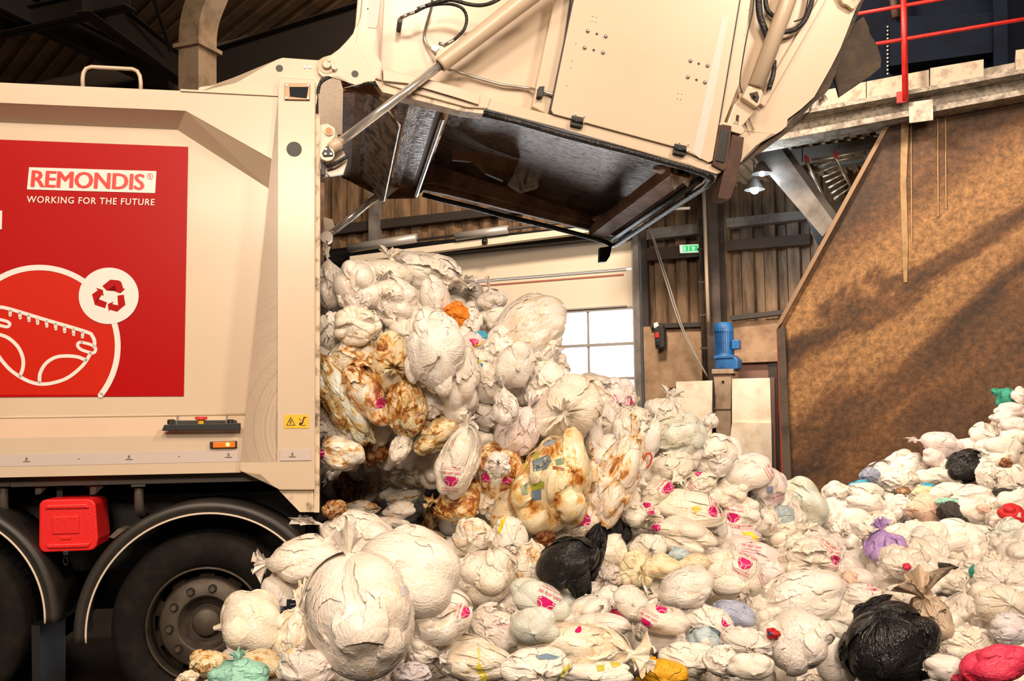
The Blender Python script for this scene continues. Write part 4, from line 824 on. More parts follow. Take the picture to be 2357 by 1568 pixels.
for k, (x, y0, y1) in enumerate(((1847, 285, 372), (1930, 278, 345), (1992, 268, 352), (2002, 266, 340))):
    wtube('hanger_rod', [(x, y0, .5), (x, y1, .5)], .008, dark_steel, o=PW, M=PM, label=['thin rod holding the ladder end by its lower red cap', 'thin rod holding the ladder end by its upper red cap', 'thin rod hanging near the slanting wall top', 'thin rod closest to the slanting wall top'][k], cat='rod')
# streaks of dried slurry below the post foot
stk = mat('dried_slurry', (.42, .27, .12), .6, dirt=(.3, .18, .08), dscale=8)
def slurry(pts, m, label):
    o = pprism('dried_drip', pts, -.012, .0, m, kind='structure', label=label); o.name = 'trim_11'; o.parent = None
slurry([(2077, 238), (2092, 238), (2091, 300), (2086, 420), (2090, 560), (2088, 650), (2080, 650), (2076, 560), (2072, 420), (2074, 300)], stk, 'pale streak of dried slurry running down the push wall below the railing post')
for x in (2096, 2157, 2175): slurry([(x, 262), (x + 2, 262), (x + 4, 560 - (x - 2096)), (x + 1, 560 - (x - 2096))], stk, 'thin pale run mark on the push wall beside the main streak')
# ------------------------------------------------------------------ BAGS: film sheets relaxed over lumpy contents
def ico():
    t = (1 + 5 ** .5) / 2
    v = np.array([(-1, t, 0), (1, t, 0), (-1, -t, 0), (1, -t, 0), (0, -1, t), (0, 1, t), (0, -1, -t), (0, 1, -t), (t, 0, -1), (t, 0, 1), (-t, 0, -1), (-t, 0, 1)], float)
    v /= np.linalg.norm(v, axis=1)[:, None]
    f = np.array([(0, 11, 5), (0, 5, 1), (0, 1, 7), (0, 7, 10), (0, 10, 11), (1, 5, 9), (5, 11, 4), (11, 10, 2), (10, 7, 6), (7, 1, 8), (3, 9, 4), (3, 4, 2), (3, 2, 6), (3, 6, 8), (3, 8, 9), (4, 9, 5), (2, 4, 11), (6, 2, 10), (8, 6, 7), (9, 8, 1)])
    return v, f
def split(f, n):
    e = np.concatenate([f[:, [0, 1]], f[:, [1, 2]], f[:, [2, 0]]]); e.sort(axis=1)
    key = e[:, 0] * n + e[:, 1]; u, inv = np.unique(key, return_inverse=True); inv = inv.ravel()
    a, b = u // n, u % n; m = n + inv; k = len(f); ab, bc, ca = m[:k], m[k:2 * k], m[2 * k:]
    return a, b, np.concatenate([np.stack([f[:, 0], ab, ca], 1), np.stack([f[:, 1], bc, ab], 1), np.stack([f[:, 2], ca, bc], 1), np.stack([ab, bc, ca], 1)])
def topo(f, n):
    e = np.concatenate([f[:, [0, 1]], f[:, [1, 2]], f[:, [2, 0]]]); opp = np.concatenate([f[:, 2], f[:, 0], f[:, 1]])
    e.sort(axis=1); key = e[:, 0] * n + e[:, 1]; o = np.argsort(key, kind='stable'); k = key[o]
    return k[::2] // n, k[::2] % n, opp[o][::2], opp[o][1::2]
_v, _f = ico(); HIER = [(None, None, _f, len(_v))]
for _ in range(6):
    _a, _b, _nf = split(_f, len(_v)); _m = _v[_a] + _v[_b]; _m /= np.linalg.norm(_m, axis=1)[:, None]; _v = np.concatenate([_v, _m]); _f = _nf; HIER.append((_a, _b, _f, len(_v)))
SPH = _v; TOPO = {L: topo(HIER[L][2], HIER[L][3]) for L in range(2, 7)}
def film_bag(seed, levels=5, shape=(1, 1, 1), slack=1.3, lumps=16, neck=.16, pull=.006, lr=(.3, .42), soft=.5, sm=1, circ=1.3, base=.76, kk=20, cap=.42, nh=.9, bend=.35, iters=(30, 30, 36, 24, 16), mix=(1, 1, .5, .2, .15), fine=1.01, nz=.1):
    rg = np.random.default_rng(seed); sh = np.array(shape, float); x = SPH[:HIER[2][3]] * sh
    c = rg.normal(size=(lumps, 3)); c /= np.linalg.norm(c, axis=1)[:, None]; r = rg.uniform(lr[0], lr[1], lumps)
    c *= (0.95 - r)[:, None] * rg.uniform(.8, 1.1, (lumps, 1)); c = np.concatenate([c, [[0, 0, -.1]]]); r = np.append(r, .62); c[:, 2] -= .06
    for L in range(2, levels + 1):
        n = HIER[L][3]
        if L > 2: a, b = HIER[L][0], HIER[L][1]; x = np.concatenate([x, (x[a] + x[b]) / 2])
        a, b, p, q = TOPO[L]; dd = SPH[:n]; ac = np.zeros(n) + np.exp(kk * base)
        for c0, r0 in zip(c, r):
            t_ = dd @ c0; disc_ = t_ * t_ - (c0 @ c0 - r0 * r0); ac += np.exp(kk * np.where(disc_ > 0, t_ + np.sqrt(np.maximum(disc_, 0)), 0))
        R = np.log(ac) / kk - np.log(2) / kk
        ref = dd * sh * (R ** soft * R.mean() ** (1 - soft))[:, None]; w = mix[L - 2]
        def aniso(i, j):
            d = ref[i] - ref[j]; mid = SPH[i] + SPH[j]; az = np.stack([-mid[:, 1], mid[:, 0], 0 * mid[:, 0]], 1); az /= np.linalg.norm(az, axis=1)[:, None] + 1e-9
            dc = (d * az).sum(1) ** 2; tt = (d * d).sum(1); up = np.clip(mid[:, 2] * .25 + .5, 0, 1); sc = slack * (1 + (circ - 1) * up)
            return np.sqrt(dc * sc ** 2 + (tt - dc) * slack ** 2)
        rest = aniso(a, b) * w + np.linalg.norm(x[a] - x[b], axis=1) * (1 - w) * fine
        rb = aniso(p, q) * w + np.linalg.norm(x[p] - x[q], axis=1) * (1 - w) * fine
        x = x + rg.normal(size=x.shape) * rest.mean() * nz; th = np.arccos(np.clip(dd[:, 2], -1, 1)); m_ = th < cap
        cnt = np.bincount(np.concatenate([a, b]), minlength=n).astype(float); cb = np.bincount(np.concatenate([p, q]), minlength=n).astype(float); cb[cb == 0] = 1
        for it in range(iters[L - 2]):
            for i, j, rl, k, cc, mode in ((a, b, rest, 1.3, cnt, 0), (p, q, rb, bend * 1.3, cb, 1)):
                d = x[i] - x[j]; l = np.linalg.norm(d, axis=1) + 1e-9; s = (l - rl) / l * .5
                if mode: s = np.minimum(s, 0)
                d *= s[:, None]; x += np.stack([np.bincount(j, d[:, m], n) - np.bincount(i, d[:, m], n) for m in range(3)], 1) / cc[:, None] * k
            x *= 1 - pull; xs = x / sh; l = np.linalg.norm(xs, axis=1); m = l < R; xs[m] *= (R[m] / l[m])[:, None]; x = xs * sh
            if neck:
                rad = np.hypot(x[:, 0], x[:, 1]); lim = neck * .35 * sh[0]; mm = m_ & (rad > lim)
                x[mm, 0] *= lim / rad[mm]; x[mm, 1] *= lim / rad[mm]; x[m_, 2] += (sh[2] * nh - x[m_, 2]) * .25
    for _ in range(sm):
        acc = np.stack([np.bincount(a, x[b, m], n) + np.bincount(b, x[a, m], n) for m in range(3)], 1) / cnt[:, None]; x = x * .5 + acc * .5
    lo, hi = np.percentile(x, 1, axis=0), np.percentile(x, 99, axis=0)
    return (x - (lo + hi) / 2) / ((hi - lo) / 2), HIER[levels][2]
def np_mesh(name, x, f):
    me = bpy.data.meshes.new(name); me.vertices.add(len(x)); me.vertices.foreach_set('co', x.ravel()); me.loops.add(f.size); me.loops.foreach_set('vertex_index', f.ravel().astype(np.int32))
    me.polygons.add(len(f)); me.polygons.foreach_set('loop_start', np.arange(0, f.size, 3, dtype=np.int32)); me.polygons.foreach_set('use_smooth', np.ones(len(f), bool)); me.update(calc_edges=True); return me
# --- film material: colour per bag from the object, stains and contents showing through
def film(name, rough=.36, see=0.5, wr=1.0, coat=.0):
    m = bpy.data.materials.new(name); m.use_nodes = True; nt = m.node_tree; b = nt.nodes['Principled BSDF']; L = nt.links
    b.inputs['Roughness'].default_value = rough; b.inputs['IOR'].default_value = 1.45
    oi = nd(nt, 'ShaderNodeObjectInfo'); tc = nd(nt, 'ShaderNodeTexCoord')
    ad = nd(nt, 'ShaderNodeVectorMath', operation='ADD'); L.new(tc.outputs['Object'], ad.inputs[0])
    sc = nd(nt, 'ShaderNodeVectorMath', operation='SCALE'); sc.inputs[0].default_value = (37, 91, 53); L.new(oi.outputs['Random'], sc.inputs['Scale']); L.new(sc.outputs[0], ad.inputs[1])
    P = ad.outputs[0]
    def noisy(s, d, lo, hi, dist=0, ro=.55):
        n = nd(nt, 'ShaderNodeTexNoise', Scale=s, Detail=d, Roughness=ro, Distortion=dist); L.new(P, n.inputs[0]); r = nd(nt, 'ShaderNodeMapRange'); r.inputs[1].default_value = lo; r.inputs[2].default_value = hi; L.new(n.outputs[0], r.inputs[0]); return r.outputs[0], n
    def mixc(fac, A, Bc, blend='MIX'):
        x = nd(nt, 'ShaderNodeMix', data_type='RGBA', blend_type=blend)
        if isinstance(fac, (int, float)): x.inputs[0].default_value = fac
        else: L.new(fac, x.inputs[0])
        for s, v in ((6, A), (7, Bc)):
            if isinstance(v, tuple): x.inputs[s].default_value = v
            else: L.new(v, x.inputs[s])
        return x.outputs[2]
    def math_(op, a, c):
        x = nd(nt, 'ShaderNodeMath', operation=op)
        for i, v in enumerate((a, c)):
            if isinstance(v, (int, float)): x.inputs[i].default_value = v
            else: L.new(v, x.inputs[i])
        return x.outputs[0]
    col = oi.outputs['Color']
    f1, _ = noisy(1.6, 3, .45, .75); col = mixc(math_('MULTIPLY', f1, .8 * see), col, (.90, .80, .68, 1), 'MULTIPLY')
    f2, _ = noisy(2.6, 2, .66, .70); col = mixc(math_('MULTIPLY', f2, .28 * see), col, (.45, .55, .66, 1), 'MULTIPLY')
    f3, _ = noisy(3.1, 2, .68, .74); col = mixc(math_('MULTIPLY', f3, .5 * see), col, (.95, .78, .40, 1), 'MULTIPLY')
    # stains: amount in the object's alpha
    st = nd(nt, 'ShaderNodeMath', operation='SUBTRACT'); st.inputs[0].default_value = 1.0; L.new(oi.outputs['Alpha'], st.inputs[1])
    n = nd(nt, 'ShaderNodeTexNoise', Scale=1.9, Detail=7.0, Roughness=.62, Distortion=.6); L.new(P, n.inputs[0])
    v = math_('ADD', n.outputs[0], math_('MULTIPLY', st.outputs[0], .34)); r = nd(nt, 'ShaderNodeMapRange'); r.inputs[1].default_value = .62; r.inputs[2].default_value = .80; L.new(v, r.inputs[0])
    sc_ = nd(nt, 'ShaderNodeValToRGB'); E = sc_.color_ramp.elements; E[0].position = 0; E[0].color = (1, 1, 1, 1); E[1].position = 1; E[1].color = (.28, .09, .025, 1)
    e = E.new(.30); e.color = (.95, .72, .40, 1); e = E.new(.65); e.color = (.62, .30, .09, 1); L.new(r.outputs[0], sc_.inputs[0])
    gate = math_('MINIMUM', math_('MULTIPLY', st.outputs[0], 3.0), 1.0)
    col = mixc(gate, col, mixc(1.0, col, sc_.outputs[0], 'MULTIPLY'))
    L.new(col, b.inputs['Base Color'])
    # creases
    n4 = nd(nt, 'ShaderNodeTexNoise', Scale=3.6, Detail=3.0, Roughness=.5, Distortion=.5); n4.noise_dimensions = '3D'; L.new(P, n4.inputs[0])
    a4 = math_('ABSOLUTE', math_('SUBTRACT', n4.outputs[0], .5), 0); a4 = math_('MINIMUM', math_('MULTIPLY', a4, 7.0), 1.0)
    mp = nd(nt, 'ShaderNodeMapping'); mp.inputs['Scale'].default_value = (1, 1, .28); mp.inputs['Rotation'].default_value = (.3, .2, 0); L.new(P, mp.inputs[0])
    n5 = nd(nt, 'ShaderNodeTexNoise', Scale=9.0, Detail=3.0, Roughness=.55, Distortion=.9); L.new(mp.outputs[0], n5.inputs[0])
    a5 = math_('ABSOLUTE', math_('SUBTRACT', n5.outputs[0], .5), 0); a5 = math_('MINIMUM', math_('MULTIPLY', a5, 6.0), 1.0)
    sx = nd(nt, 'ShaderNodeSeparateXYZ'); L.new(tc.outputs['Object'], sx.inputs[0]); at2 = math_('ARCTAN2', sx.outputs[1], sx.outputs[0])
    cx_ = nd(nt, 'ShaderNodeCombineXYZ'); L.new(math_('MULTIPLY', at2, 3.2), cx_.inputs[0]); L.new(math_('MULTIPLY', sx.outputs[2], .8), cx_.inputs[1]); L.new(math_('MULTIPLY', oi.outputs['Random'], 40.0), cx_.inputs[2])
    n7 = nd(nt, 'ShaderNodeTexNoise', Scale=2.6, Detail=2.0, Roughness=.5); L.new(cx_.outputs[0], n7.inputs[0])
    rz = nd(nt, 'ShaderNodeMapRange'); rz.inputs[1].default_value = -.2; rz.inputs[2].default_value = .75; L.new(sx.outputs[2], rz.inputs[0])
    a7 = math_('MULTIPLY', math_('MINIMUM', math_('MULTIPLY', math_('ABSOLUTE', math_('SUBTRACT', n7.outputs[0], .5), 0), 8.0), 1.0), math_('MULTIPLY', rz.outputs[0], .8))
    n6 = nd(nt, 'ShaderNodeTexNoise', Scale=18.0, Detail=2.0); L.new(P, n6.inputs[0])
    h = math_('ADD', a7, math_('ADD', math_('MULTIPLY', a4, .6), math_('MULTIPLY', a5, .38)))
    h = math_('ADD', h, math_('MULTIPLY', n6.outputs[0], .22))
    bp = nd(nt, 'ShaderNodeBump', Strength=.34 * wr, Distance=.014); L.new(h, bp.inputs['Height']); L.new(bp.outputs[0], b.inputs['Normal'])
    b.inputs['Coat Weight'].default_value = coat; b.inputs['Coat Roughness'].default_value = .12
    return m
FILM = film('bag_film', .25, 1.0, 1.0, .15); CLEAR = film('clear_bag_film', .22, 2.2, .8, .25); BLACKF = film('black_bag_film', .22, .0, 1.3); COLORF = film('coloured_bag_film', .32, .3, .9)
# --- the library of bag shapes
B = dict(base=.76, lumps=16, lr=(.3, .42), kk=20)
VP = {'a': [dict(slack=1.3, circ=1.8), dict(slack=1.35, circ=1.5, bend=.25), dict(slack=1.25, circ=1.5, cap=.6, mix=(1, 1, .5, .5, .3), bend=.8), dict(slack=1.32, circ=1.5, cap=.5)],       # gathered round bags
      'b': [dict(slack=1.15, circ=1.2), dict(slack=1.2, circ=1.3), dict(slack=1.25, circ=1.3, mix=(1, 1, .3, .1, .1)), dict(slack=1.22, base=.7, lumps=10)],                          # smoother, fuller
      'c': [dict(slack=1.3, circ=1.3, lumps=22, lr=(.22, .34), base=.68), dict(slack=1.38, lumps=20, lr=(.22, .36), base=.66, circ=1.2), dict(slack=1.3, lumps=12, lr=(.3, .45), base=.62)],  # lumpy
      'd': [dict(slack=1.5, circ=1.5, base=.62), dict(slack=1.6, circ=1.3, base=.6, bend=.5), dict(slack=1.45, circ=1.8, base=.6, cap=.6)],                                             # crumpled
      'e': [dict(slack=1.28, circ=1.5, shape=(.75, .75, 1.2)), dict(slack=1.22, circ=1.3, shape=(.65, .65, 1.3), lumps=10), dict(slack=1.3, circ=1.2, shape=(.75, .75, 1.2), neck=0)]}    # long
VAR = {}
_s = 11
for k_, lst in VP.items():
    VAR[k_] = []
    for q_ in lst:
        _s += 1; x, f = film_bag(_s, 5, **dict(B, **q_)); VAR[k_].append((x, f))
BIG = [film_bag(101, 6, **dict(B, slack=1.28, circ=1.9, cap=.42)), film_bag(102, 6, **dict(B, slack=1.26, circ=1.3, lumps=9, lr=(.35, .5), base=.7)), film_bag(103, 6, **dict(B, slack=1.42, circ=1.7, base=.7)), film_bag(107, 6, **dict(B, slack=1.35, circ=1.5, lumps=26, lr=(.2, .32), base=.7))]
VAR['A'] = [BIG[0]]; VAR['B'] = [BIG[1]]; VAR['D'] = [BIG[2]]; VAR['C'] = [BIG[3]]
MESHES = {}
def bag_mesh(k, i, m):
    i %= len(VAR[k]); key = (k, i, m.name)
    if key not in MESHES: me = np_mesh('rubbish_bag', *VAR[k][i]); me.materials.append(m); MESHES[key] = me
    return MESHES[key]
# tied end: ruffled film flaring from the knot
def tuft(seed, L=.5, W=.34, ears=2):
    rg = np.random.default_rng(seed); nu, nv = 72, 14; ph = rg.uniform(0, 6.28, 5); X = []
    for j in range(nv):
        t = j / (nv - 1)
        for i in range(nu):
            a = i * 2 * PI / nu; ru = 1 + .45 * t * math.sin(7 * a + ph[0]) + .3 * t * math.sin(13 * a + ph[1] + 3 * t) + .18 * t * math.sin(23 * a + ph[2])
            r = (.045 + W * t ** 1.35) * ru; h = -.04 + L * t * (1 + .45 * math.sin(ears * a + ph[3]) * t + .18 * math.sin(5 * a + ph[4]) * t)
            X.append((r * math.cos(a), r * math.sin(a) * .5, h))
    f = []
    for j in range(nv - 1):
        for i in range(nu):
            a, b, c, d = j * nu + i, j * nu + (i + 1) % nu, (j + 1) * nu + (i + 1) % nu, (j + 1) * nu + i; f += [(a, b, c), (a, c, d)]
    return np.array(X), np.array(f)
TUF = [tuft(1), tuft(2, .65, .24, 2), tuft(3, .4, .42, 3), tuft(4, .9, .2, 1)]
TM_ = {}
def tuft_mesh(i, m):
    if (i, m.name) not in TM_: me = np_mesh('tied_end', *TUF[i]); me.materials.append(m); TM_[(i, m.name)] = me
    return TM_[(i, m.name)]
# loose film layer lying over part of a bag
def film_layer(seed, cut):
    x, f = film_bag(seed, 5, **dict(B, slack=1.5, circ=1.5, base=.74)); n = np.array([noise.noise(Vector(p) * 2.2 + Vector((seed, 0, 0))) for p in x]); n2 = np.array([noise.noise(Vector(p) * 7 + Vector((seed, 3, 0))) for p in x])
    keep = (x[:, 2] + .55 * n + .18 * n2) > cut; x = x * (1.0 + .05 * np.clip(1 - (x[:, 2] + .5 * n - cut) * 2, 0, 1) + .16 * np.clip(.25 - (x[:, 2] + .55 * n + .18 * n2 - cut), 0, .25))[:, None]
    f = f[keep[f].all(axis=1)]; u, inv = np.unique(f, return_inverse=True); return x[u], inv.reshape(f.shape)
LAY = [film_layer(401, .25), film_layer(402, .05), film_layer(403, .4), film_layer(404, -.1)]
LM_ = {}
def layer_mesh(i, m):
    if (i, m.name) not in LM_: me = np_mesh('loose_film', *LAY[i]); me.materials.append(m); LM_[(i, m.name)] = me
    return LM_[(i, m.name)]
# --- depth of the heap's face along the view
CTRL = [(430, 1568, 4.7), (560, 1560, 4.7), (800, 1568, 4.5), (1200, 1568, 4.8), (1700, 1568, 5.1), (2100, 1568, 5.3), (2357, 1568, 5.3), (560, 1450, 4.85), (680, 1370, 4.95), (800, 1450, 4.75), (1000, 1450, 4.95), (1200, 1450, 5.2), (1500, 1450, 5.5), (1800, 1450, 5.7), (2100, 1450, 5.8), (2357, 1450, 5.9),
        (650, 1300, 5.0), (900, 1300, 4.95), (1100, 1320, 5.6), (1300, 1300, 5.9), (1600, 1320, 6.1), (1850, 1320, 6.6), (2100, 1300, 7.2), (2357, 1300, 7.3), (760, 1220, 5.2), (870, 1200, 6.6), (980, 1200, 6.9), (1080, 1230, 6.2), (1200, 1200, 6.15), (1400, 1200, 6.4), (1600, 1200, 6.7), (1800, 1200, 7.5), (1900, 1200, 8.4), (2000, 1200, 8.9), (2200, 1200, 8.8), (2357, 1200, 8.4),
        (1880, 1140, 10.6), (1950, 1130, 10.3), (2050, 1110, 10.4), (2200, 1100, 10.0), (2350, 1100, 9.5), (770, 1110, 7.6), (860, 1110, 7.4), (940, 1120, 7.2), (770, 1040, 6.2), (900, 1040, 6.25), (1050, 1080, 6.2), (1250, 1080, 6.1), (1400, 1080, 6.4), (1600, 1080, 6.8), (1750, 1120, 7.3), (1840, 1150, 8.0),
        (2100, 1050, 10.6), (2250, 1010, 10.4), (2350, 1000, 10.0), (2330, 920, 10.3), (760, 930, 6.2), (900, 920, 6.2), (1050, 900, 6.15), (1200, 900, 6.25), (1350, 930, 6.4), (1480, 970, 6.9), (1600, 1000, 7.1), (1700, 1050, 7.3), (760, 760, 6.25), (880, 760, 6.25), (1000, 780, 6.2), (1130, 760, 6.6), (1220, 760, 6.7), (1300, 850, 6.8), (760, 650, 6.4), (880, 620, 6.5), (1000, 620, 6.7), (1070, 680, 6.9), (1420, 900, 7.2)]
CA = np.array(CTRL, float)
def depth(px, py):
    d2 = (CA[:, 0] - px) ** 2 + (CA[:, 1] - py) ** 2; w = 1 / (d2 + 900) ** 1.8; return float((w * CA[:, 2]).sum() / w.sum())
CAMR = R_cam.copy(); EX, EY, EZ = CAMR.col[0], CAMR.col[1], CAMR.col[2]
NECK = {'F': Matrix.Identity(3), 'B': Matrix.Rotation(PI, 3, 'X'), 'U': Matrix.Rotation(-PI / 2, 3, 'X'), 'D': Matrix.Rotation(PI / 2, 3, 'X'), 'R': Matrix.Rotation(PI / 2, 3, 'Y'), 'L': Matrix.Rotation(-PI / 2, 3, 'Y')}
COLS = {'W': (.93, .88, .82), 'C': (.91, .85, .74), 'G': (.72, .67, .62), 'Y': (.88, .78, .54), 'T': (.56, .44, .32), 'S': (.88, .83, .76), 'V': (.74, .80, .74), 'P': (.90, .80, .79), 'L': (.78, .74, .80),
        'K': (.011, .011, .012), 'D': (.05, .045, .042), 'O': (.86, .27, .02), 'E': (.90, .64, .50), 'R': (.62, .02, .025), 'M': (.36, .72, .60), 'N': (.05, .42, .30), 'U': (.42, .46, .62), 'Q': (.52, .66, .74), 'X': (.50, .34, .70), 'Z': (.80, .05, .12), 'J': (.86, .46, .02), 'I': (.06, .42, .66)}
BAGS = []
def put_bag(px, py, rx, ry, rot=0, neck='F', col='W', stain=0.0, kind='a', dd=0.0, tf=-1, clear=False, label=None, cat='rubbish bag', group=None, tilt=None, zr=None, twist=None, name='rubbish_bag', ts=1.0):
    rg = random.Random(int(px * 7 + py * 13)); d = depth(px, py) + dd; p = at(px, py, d); s = d / F
    m = BLACKF if col in 'KD' else COLORF if col in 'OERMNUXZJI' else CLEAR if clear else FILM
    me = bag_mesh(kind, rg.randrange(9), m); a, b = rx * s * 1.04, ry * s * 1.04; c = zr * s if zr else (a * b) ** .5 * .85
    R2 = Matrix.Rotation(math.radians(rot), 3, 'Z'); tl = tilt if tilt is not None else (rg.uniform(-14, 14), rg.uniform(-14, 14))
    Rt = Matrix.Rotation(math.radians(tl[0]), 3, 'X') @ Matrix.Rotation(math.radians(tl[1]), 3, 'Y'); N = NECK[neck]
    tw = Matrix.Rotation(rg.choice((0, PI / 2, PI, -PI / 2)) if twist is None else twist, 3, 'Z')
    fr = CAMR @ R2 @ Rt @ N @ tw                                     # rotation only
    Ninv = (N @ tw).transposed(); sv = Vector((a, b, c)); sl = Vector([sum(abs(Ninv[i][j]) * sv[j] for j in range(3)) for i in range(3)])
    o = bpy.data.objects.new(name, me); COL.objects.link(o); o.location = p - EZ * (c * .55)
    o.rotation_mode = 'QUATERNION'; o.rotation_quaternion = fr.to_quaternion(); o.scale = sl
    jb = rg.uniform(.94, 1.03)
    o.color = (*[min(.94, v * jb * rg.uniform(.99, 1.01)) for v in COLS[col]], 1 - max(stain, rg.choice((0, 0, .06, .12)) if px < 1500 and col in 'WCS' else 0))
    BAGS.append(dict(o=o, px=px, py=py, rx=rx, ry=ry, d=d, col=col, label=label, stain=stain, kind=kind))
    tag(o, label, cat, group)
    if kind in 'abce' and col != 'K' and min(rx, ry) > 26 and rg.random() < .55 and cat == 'rubbish bag':
        t = bpy.data.objects.new('loose_film', layer_mesh(rg.randrange(4), m)); COL.objects.link(t); t.parent = o; t.scale = (1.03, 1.03, 1.03); t.color = o.color
        t.rotation_euler = (0, 0, rg.choice((0, PI / 2, PI))) if rg.random() < .5 else (rg.choice((PI, PI / 2, -PI / 2)), 0, 0)
    if tf < 0 and kind in 'acdeAD' and min(rx, ry) > 24 and neck in 'FUDLR' and rg.random() < .35 and col not in 'K': tf = rg.randrange(3)
    if tf >= 0:
        t = bpy.data.objects.new('tied_end', tuft_mesh(tf, m)); COL.objects.link(t); t.parent = o; t.location = (0, 0, .93)
        mn = (sl.x * sl.y * sl.z) ** (1 / 3); t.scale = (ts * mn / sl.x, ts * mn / sl.y, ts * mn / sl.z); t.color = o.color
    return o
